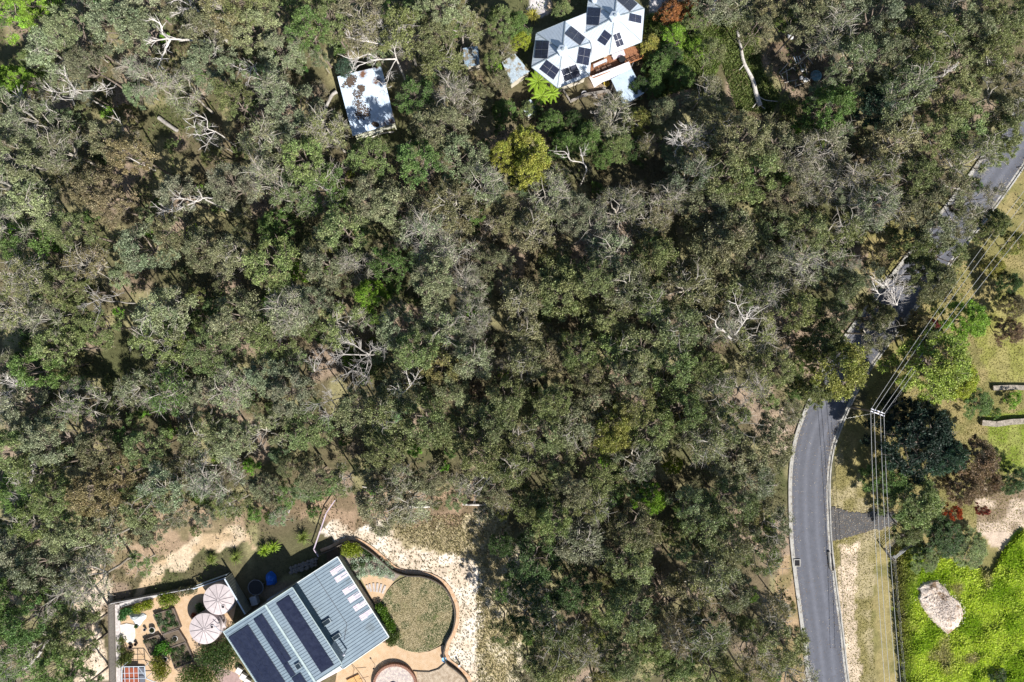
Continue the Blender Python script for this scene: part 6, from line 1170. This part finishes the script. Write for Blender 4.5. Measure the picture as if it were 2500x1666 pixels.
# fallen trunks
def log(pts, rad, label, bark='white', side=(), name='fallen_trunk', group='fallen trunks and logs', zb=None):
    w_ = [P(*p)+Vector((0,0,rad[0]*.9+.05)) for p in pts]; t = thing(name, label, 'fallen trunk', Vector((w_[0].x, w_[0].y, 0)), group); k = len(w_); sp_ = [Vector(v) for v in spline([tuple(p) for p in w_], 4)]
    n_ = len(sp_); b = MB(); b.path(sp_, [rad[0]+(rad[1]-rad[0])*i/(n_-1) for i in range(n_)], 10); b.build('trunk', barks[bark], t)
    for s_ in side:
        v = [P(*p)+Vector((0,0,.25+.15*i)) for i, p in enumerate(s_)]; b = MB(); b.path([Vector(x) for x in spline([tuple(p) for p in v], 4)], [rad[0]*.45]*1+[rad[0]*.35]*(4*(len(v)-1)), 7); b.build('branch', barks[bark], t)
log([QF(900,290),QF(930,430),QF(960,580),QF(1040,740),QF(1070,860),QF(1110,980)], (.16,.36), 'long white fallen trunk in the green clearing, upper right', 'white', [[QF(1080,880),QF(1150,930),QF(1260,945)],[QF(1110,975),QF(1150,1010)],[QF(960,600),QF(915,655)],[QF(1075,950),QF(1035,1000)]])
log([Q0(1470,1090),Q0(1550,1150),Q0(1640,1210)], (.3,.26), 'short thick grey log lying in a gap of the upper left woods', 'grey'); log([Q0(370,1330),Q0(480,1300),Q0(610,1255)], (.14,.2), 'brown grey fallen trunk near the left edge, upper left', 'grey', [[Q0(450,1305),Q0(390,1260),Q0(320,1220)]])
log([Q8(1970,1410),Q8(2060,1450),Q8(2120,1500),Q8(2180,1560)], (.09,.18), 'white log on bare pinkish ground in the lower left woods', 'white', [[Q8(2120,1500),Q8(2085,1560)]])
log([Q0(1090,985),Q0(1160,990),Q0(1225,993)], (.12,.14), 'small straight pale log in the upper left woods', 'white'); log([c2(285,690),c2(200,760),c2(90,990)], (.28,.2), 'brown fallen limb against the left wall of the metal shed', 'grey')
log([c2(820,1420),c2(1000,1350),c2(1190,1325)], (.08,.12), 'thin pale branch below the metal shed', 'white')
log([Q2(1260,1525),Q2(1400,1525),Q2(1600,1520)], (.2,.2), 'long pale log beside a sandy track at the lower middle', 'white'); log([Q2(1900,1500),Q2(2020,1505),Q2(2120,1500)], (.16,.18), 'pale log right of the long log at the lower middle', 'white')
log([Q2(980,1340),Q2(1080,1358),Q2(1170,1360)], (.08,.1), 'thin pale log above the long log at the lower middle', 'white'); log([(700,1340),(705,1252),(716,1222)][1:], (.1,.1), 'short dead stick at the top of the thin pale fence', 'grey')

# ---- the gum woods: crown colour by area, crowns packed as in the photo
SEED = [(30,60,'bright'),(20,170,'bright'),(60,130,'sage'),(150,60,'sage'),(250,40,'sage'),(330,60,'sage'),(110,110,'sage'),(200,150,'sage'),(60,280,'sage'),(330,170,'sage'),(420,200,'sage'),(500,150,'sage'),(560,230,'grey'),(480,60,'brown'),(600,60,'olive'),(680,120,'sage'),(740,60,'olive'),(800,40,'moss'),(700,250,'grey'),(650,200,'sage'),
 (880,60,'brown'),(980,60,'olive'),(1060,90,'olive'),(1120,40,'olive'),(1180,60,'olive'),(1080,150,'olive'),(1010,110,'gold'),(1010,230,'brown'),(1100,230,'brown'),(1170,260,'brown'),(1070,300,'brown'),(960,340,'brown'),(900,380,'moss'),(850,330,'grey'),(780,300,'grey'),(730,380,'grey'),(640,330,'grey'),(1020,390,'brown'),(1120,380,'brown'),(1180,450,'brown'),
 (130,360,'brown'),(240,330,'brown'),(300,370,'rust'),(200,450,'rust'),(260,500,'rust'),(160,560,'olive'),(200,640,'rust'),(140,700,'olive'),(330,600,'sage'),(350,560,'sage'),(410,560,'brown'),(480,600,'brown'),(550,620,'brown'),(60,500,'sage'),(40,600,'grey'),(80,450,'sage'),(420,470,'grey'),(560,450,'grey'),(630,420,'grey'),(700,470,'moss'),(780,450,'olive'),(830,560,'grey'),(900,470,'brown'),(960,500,'grey'),(1030,560,'grey'),(1100,500,'brown'),
 (30,680,'olive'),(100,780,'sage'),(160,780,'moss'),(120,850,'moss'),(230,800,'moss'),(280,820,'moss'),(380,760,'sage'),(430,770,'moss'),(360,830,'moss'),(400,720,'sage'),(560,780,'olive'),(500,860,'moss'),(320,950,'olive'),(170,990,'moss'),(200,1040,'moss'),(60,900,'grey'),(40,1000,'grey'),(110,1080,'olive'),(80,1150,'moss'),(220,1110,'gold'),(250,1160,'rust'),(210,1210,'rust'),(120,1220,'moss'),(30,1210,'green'),(60,1280,'moss'),(150,1310,'sage'),(230,1330,'olive'),(60,1400,'grey'),(120,1500,'green'),(30,1530,'green'),(180,1440,'grey'),(130,1640,'green'),(200,1600,'olive'),
 (400,960,'olive'),(480,970,'sage'),(550,960,'sage'),(600,1000,'sage'),(480,1070,'olive'),(420,1150,'brown'),(380,1200,'brown'),(340,1100,'olive'),(550,1080,'sage'),(620,1060,'grey'),(500,1170,'grey'),(620,1170,'brown'),(330,1250,'olive'),(400,1260,'grey'),(700,1180,'brown'),(780,1120,'brown'),(860,1130,'brown'),(930,1100,'olive'),(770,1200,'brown'),(860,1220,'brown'),(1050,1180,'brown'),(1000,1230,'brown'),
 (700,560,'grey'),(640,640,'moss'),(780,640,'brown'),(860,640,'grey'),(860,590,'brown'),(940,640,'green'),(1000,630,'moss'),(1060,680,'grey'),(1100,620,'grey'),(1130,690,'grey'),(1200,640,'brown'),(690,760,'sage'),(650,820,'moss'),(760,740,'sage'),(820,790,'moss'),(960,800,'moss'),(1000,780,'sage'),(1080,800,'sage'),(1150,780,'grey'),(1010,860,'moss'),(1080,890,'gold'),(1150,880,'brown'),(1050,920,'olive'),(960,960,'olive'),(1100,960,'brown'),(930,1020,'olive'),(1030,1040,'olive'),(1120,1060,'olive'),(860,1010,'sage'),(750,1040,'moss'),(700,960,'grey'),(650,920,'sage'),(650,1010,'sage'),
 (1200,900,'brown'),(1230,980,'olive'),(1290,880,'brown'),(1350,860,'rust'),(1280,820,'brown'),(1420,860,'olive'),(1440,920,'brown'),(1500,860,'moss'),(1540,920,'sage'),(1570,860,'olive'),(1650,900,'moss'),(1720,900,'olive'),(1750,960,'olive'),(1620,960,'gold'),(1680,1010,'moss'),(1350,980,'olive'),(1400,1040,'olive'),(1330,1060,'olive'),(1260,1070,'olive'),(1200,1040,'olive'),(1180,1110,'olive'),(1250,1150,'olive'),(1360,1130,'brown'),(1420,1100,'olive'),(1560,1130,'sage'),(1600,1050,'moss'),(1730,1080,'brown'),(1790,1040,'olive'),(1800,1120,'brown'),(1850,1180,'grey'),(1870,1230,'brown'),
 (1400,520,'grey'),(1340,480,'brown'),(1300,560,'brown'),(1250,520,'brown'),(1450,560,'sage'),(1520,500,'grey'),(1580,540,'brown'),(1640,480,'brown'),(1500,620,'grey'),(1460,680,'grey'),(1540,700,'grey'),(1500,780,'olive'),(1600,740,'olive'),(1690,700,'brown'),(1740,680,'brown'),(1660,800,'olive'),(1720,800,'olive'),(1850,820,'olive'),(1820,700,'olive'),(1880,650,'brown'),(1880,720,'olive'),(1900,550,'olive'),(1920,480,'brown'),(1980,560,'olive'),(1960,640,'grey'),(2030,640,'grey'),(2060,560,'grey'),
 (1700,340,'olive'),(1750,300,'brown'),(1820,330,'brown'),(1900,340,'brown'),(1860,410,'moss'),(1780,420,'olive'),(1700,420,'grey'),(1960,380,'brown'),(2030,360,'brown'),(2000,440,'brown'),(2080,440,'brown'),(1640,250,'grey'),(1720,240,'brown'),(1900,30,'brown'),(1980,40,'brown'),(2050,60,'grey'),(2100,120,'sage'),(2120,60,'grey'),(2180,120,'grey'),(2240,50,'olive'),(2300,80,'olive'),(2380,60,'grey'),(2450,60,'olive'),(2280,150,'olive'),(2350,140,'olive'),(2430,120,'olive'),(2480,200,'brown'),(2240,200,'sage'),(2200,260,'brown'),(2350,230,'olive'),(2300,320,'brown'),(2380,300,'moss'),(2420,360,'olive'),(2200,340,'brown'),(2170,420,'olive'),(2250,430,'olive'),(2150,500,'grey'),(2230,520,'brown'),(1950,760,'brown'),(1980,900,'olive'),(1900,900,'olive'),(1840,950,'olive'),(1880,860,'olive'),(2000,720,'brown'),
 (1400,1200,'brown'),(1450,1240,'olive'),(1350,1280,'moss'),(1300,1380,'dark'),(1350,1400,'dark'),(1320,1460,'dark'),(1400,1450,'dark'),(1290,1520,'dark'),(1420,1330,'olive'),(1480,1290,'brown'),(1560,1300,'brown'),(1540,1380,'olive'),(1600,1370,'olive'),(1700,1240,'rust'),(1740,1290,'olive'),(1690,1320,'olive'),(1800,1240,'olive'),(1860,1270,'olive'),(1900,1300,'olive'),(1800,1340,'moss'),(1870,1370,'moss'),(1760,1400,'grey'),(1800,1450,'grey'),(1830,1500,'grey'),(1640,1480,'rust'),(1700,1450,'gold'),(1690,1520,'rust'),(1480,1480,'moss'),(1440,1510,'moss'),(1550,1520,'olive'),(1360,1560,'olive'),(1440,1600,'gold'),(1520,1610,'olive'),(1600,1580,'moss'),(1660,1620,'moss'),(1740,1570,'olive'),(1800,1570,'olive'),(1850,1600,'gold'),(1920,1580,'olive'),(1940,1620,'olive'),(1320,1600,'olive'),(1290,1640,'brown'),(1900,1500,'brown'),(1280,1300,'grey')]
NOT = [ [(1225,70),(1260,-30),(1640,-30),(1600,60),(1620,140),(1600,225),(1545,262),(1420,275),(1290,225),(1255,265),(1240,200)],
        [(780,150),(960,115),(1012,290),(975,345),(860,385),(800,300)],
        [(285,1425),(520,1345),(500,1290),(660,1290),(790,1255),(1130,1235),(1245,1265),(1262,1400),(1250,1700),(225,1700),(250,1420)],
        [(215,1390),(260,1400),(275,1700),(195,1700),(175,1570),(205,1500),(190,1430)],
        [(1925,1060),(1950,960),(1990,960),(2120,900),(2160,830),(2360,640),(2420,500),(2560,400),(2560,1700),(1985,1700),(1935,1450)],
        [(1735,40),(1790,-30),(1850,20),(1900,90),(1900,290),(1790,280),(1750,180)],
        [(1900,110),(1990,90),(2040,150),(2010,230),(1940,230)],
        [(2120,755),(2170,690),(2225,690),(2245,745),(2180,800)], [(2330,560),(2350,480),(2440,440),(2470,480),(2390,570)], [(2450,340),(2470,250),(2520,220),(2540,360)],
        [(1890,1020),(1990,940),(2010,1000),(1960,1110),(1905,1100)], [(400,1300),(500,1300),(470,1380),(390,1390)],
        [(500,1180),(590,1150),(600,1215),(540,1230)], [(1560,20),(1700,60),(1780,60),(1740,230),(1570,250)] ]
BPOLY = [[(1290,30),(1620,0),(1600,200),(1440,260),(1300,200)], [(820,175),(930,160),(965,295),(865,330)], roadL+roadR[::-1], DRIVE, GARDEN, [c4(20,1080),c4(1160,310),c4(1670,1120),c4(800,1700)]]
sx_ = np.array([s_[0] for s_ in SEED]); sy_ = np.array([s_[1] for s_ in SEED])
rt = random.Random(42); gums = []; grid = []
def try_add(x, y, r_, sep):
    if any(inside(p, x, y) for p in NOT): return False
    for (a, b_, c_) in used:
        if math.hypot(a-x, b_-y) < (c_*.78+r_*.45): return False
    for (a, b_, c_) in gums_xy:
        if math.hypot(a-x, b_-y) < (c_+r_)*sep: return False
    gums_xy.append((x, y, r_)); return True
gums_xy = []
for s_ in SEED:           # crowns one can make out in the photo, at their places
    if len(gums_xy) < 294: try_add(s_[0], s_[1], rt.uniform(37, 52), .70)
NS = len(gums_xy)
for rr_, sep in ((46,.66),(40,.66),(34,.66),(30,.62)):
    for _ in range(5000):
        if len(gums_xy) >= 294: break
        try_add(rt.choice([rt.uniform(-30,2530), rt.uniform(-30,40), rt.uniform(1250,1950)]), rt.choice([rt.uniform(-30, 1696), rt.uniform(1560,1696), rt.uniform(-30,40)]), rr_*rt.uniform(.85,1.15), sep)
print('gums', len(gums_xy), 'seeds', NS)
KINDC = {}
for (x, y, r_) in gums_xy:
    d = (sx_-x)**2+(sy_-y)**2; k = SEED[int(np.argmin(d))][2]
    if rt.random() < .12: k = rt.choice(['olive','brown','grey','sage'])
    if x < 1200 and k in ('brown','grey','olive') and rt.random() < .22: k = rt.choice(['moss','sage','green'])
    h_ = rt.uniform(10.5, 16.5)
    if k in ('dark','bright'): h_ = rt.uniform(7, 10)
    for _ in range(8):
        zc = h_*.85; bx_ = 1250+(x-1250)*(1-zc/H); by_ = 833+(y-833)*(1-zc/H)
        if not any(inside(p, bx_, by_) for p in BPOLY): break
        h_ *= .85
    op = rt.random() < (.50 if k in ('grey','sage') else .25); pr = GP[rt.choice(GP_OPEN if op else GP_DENSE)]
    cc = COL[k]; j = [rt.uniform(.82,1.2)]*3; j = [j[0]*rt.uniform(.94,1.06), j[0], j[0]*rt.uniform(.9,1.1)]
    # golden gums take a softer, less saturated gold
    if k == 'gold': cc = (.255,.25,.10)
    o = place('gum_tree', pr, x, y, r_*1.34, h_, tuple(cc[i]*j[i] for i in range(3)))
    gums.append((o, x, y, k, op, r_))

# ---- young trees and understorey shrubs in the gaps
yg = []; ush = []
def gapfill(lst, nmax, name, thr, r0_, r1_, h0_, h1_, kinds, protos, sepd, margin=0):
    for _ in range(14000):
        if len(lst) >= nmax: break
        x, y = rt.uniform(-margin, 2500+margin), rt.uniform(-margin, 1666+margin)
        if any(inside(p, x, y) for p in NOT): continue
        if min([math.hypot(a-x, b_-y)/c_ for a, b_, c_ in gums_xy+used]) < thr or any(math.hypot(a-x, b_-y) < sepd for a, b_, *_ in yg+ush): continue
        r_ = rt.uniform(r0_, r1_); h_ = rt.uniform(h0_, h1_); k = rt.choices(list(kinds), list(kinds.values()))[0]
        if name == 'young_gum' and rt.random() < .6: k = SEED[int(np.argmin((sx_-x)**2+(sy_-y)**2))][2]
        zc = h_*.8; bx_ = 1250+(x-1250)*(1-zc/H); by_ = 833+(y-833)*(1-zc/H)
        if any(inside(p, bx_, by_) for p in BPOLY): continue
        o = place(name, protos[rt.randrange(len(protos))], x, y, r_, h_, tuple(c_*rt.uniform(.85,1.2) for c_ in COL[k])); lst.append((x, y, o, k, r_))
gapfill(yg, 296, 'young_gum', .62, 22, 36, 4.5, 8.5, dict(olive=3, sage=2, moss=3, green=3, brown=2, grey=1, dark=1), GP+DOME[:2], 31, 20)
gapfill(ush, 280, 'understorey_shrub', .5, 12, 24, 1.5, 3.2, dict(green=4, bright=2, moss=3, dark=1, olive=2), SHR, 19)
print('young', len(yg))
print('shrubs', len(ush))

# ---- labels: each tree by its look and where it stands from the nearest thing one can find
LMK = [(870,240,'the metal shed'),(1370,130,'the white hexagonal house'),(1825,170,'the fallen white trunk'),(2046,250,'the round dense tree'),(1290,370,'the golden olive trees'),(900,870,'the large bare grey tree'),(893,715,'the lime green round tree'),(1790,790,'the white forked dead tree'),(1790,575,'the widest sandy brown crown'),(1375,700,'the widest olive crown'),(1500,1050,'the broad golden green crown'),(1595,1225,"the lower bright tree"),(1020,1495,'the round lawn'),(700,1500,'the green roofed house'),(400,1500,'the vegetable garden'),(100,1600,'the bottom left dead tree'),(80,1170,"the lower left bare fan"),(20,945,"the ghostly tree"),(244,732,'the grey star of bare branches'),(450,500,'the tangled white limb'),(430,95,'the thick white limbed bare tree'),(180,220,'the knotted bare tree'),(526,321,'the white claw shaped tree'),(1940,1370,'the drain grate'),(2185,730,"the branch shadowed road patch"),(2412,166,'the top right bare tree'),(2143,1007,'the power pole'),(2380,500,'the straw verge by the road'),(543,1220,'the log on pinkish ground'),(691,727,'the four armed bare tree'),(662,545,"the left mid green tree"),(1178,1150,'the zigzag bare tree'),(1300,1240,'the round olive crown'),(1432,400,'the curled white bare tree'),(1660,330,"the white branch tangle"),(1980,150,"the blue basin"),(2060,905,'the tree over the road bend'),(297,340,'the knobbly dead stem'),(15,640,"the left edge's middle"),(2495,5,'the top right corner'),(5,5,'the top left corner'),(1300,1660,"the slope's bottom right end"),(1900,1655,"the road's bottom end"),(1100,5,"the top edge's middle"),(1600,1450,"the lower right woods' middle"),(1030,600,"the grey crowns above centre")]
DIRS = ['right of','to the upper right of','above','to the upper left of','left of','to the lower left of','below','to the lower right of']
ORD = ['', 'second ', 'third ', 'fourth ', 'fifth ', 'sixth ', 'seventh ', 'eighth ', 'ninth ']
def label_all(items, noun, group, adj):
    slots = {}
    for it in items:
        x, y = it[0], it[1]; l = min(LMK, key=lambda m: (m[0]-x)**2+(m[1]-y)**2); a = math.atan2(-(y-l[1]), x-l[0]); d = int(round(a/(math.pi/4))) % 8
        slots.setdefault((l[2], d, adj(it)), []).append((math.hypot(l[0]-x, l[1]-y), it))
    for (ln, d, ad), L_ in slots.items():
        L_.sort(key=lambda t: t[0])
        for i, (dist, it) in enumerate(L_):
            if len(L_) == 1: s_ = '%s %s %s %s' % (ad, noun, DIRS[d], ln)
            else: s_ = '%s%s %s %s %s' % (('nearest ' if i == 0 else ORD[i]+'nearest ').replace('second nearest','second nearest'), ad, noun, DIRS[d], ln)
            s_ = s_.replace('to the upper', 'upper').replace('to the lower', 'lower') if len(s_.split()) > 16 else s_
            tag(it[-1], s_, noun if noun == 'shrub' else 'tree', group)
label_all([(x, y, k, op, o) for (o, x, y, k, op, r_) in gums], 'gum tree', 'gum trees of the woods', lambda it: ('thin ' if it[3] else '')+CN[it[2]])
label_all([(x, y, k, o) for (x, y, o, k, r_) in ush], 'shrub', 'understorey shrubs in the gaps', lambda it: 'low '+CN[it[2]])
label_all([(x, y, k, o) for (x, y, o, k, r_) in yg], 'young tree', 'young trees between the gums', lambda it: CN[it[2]])
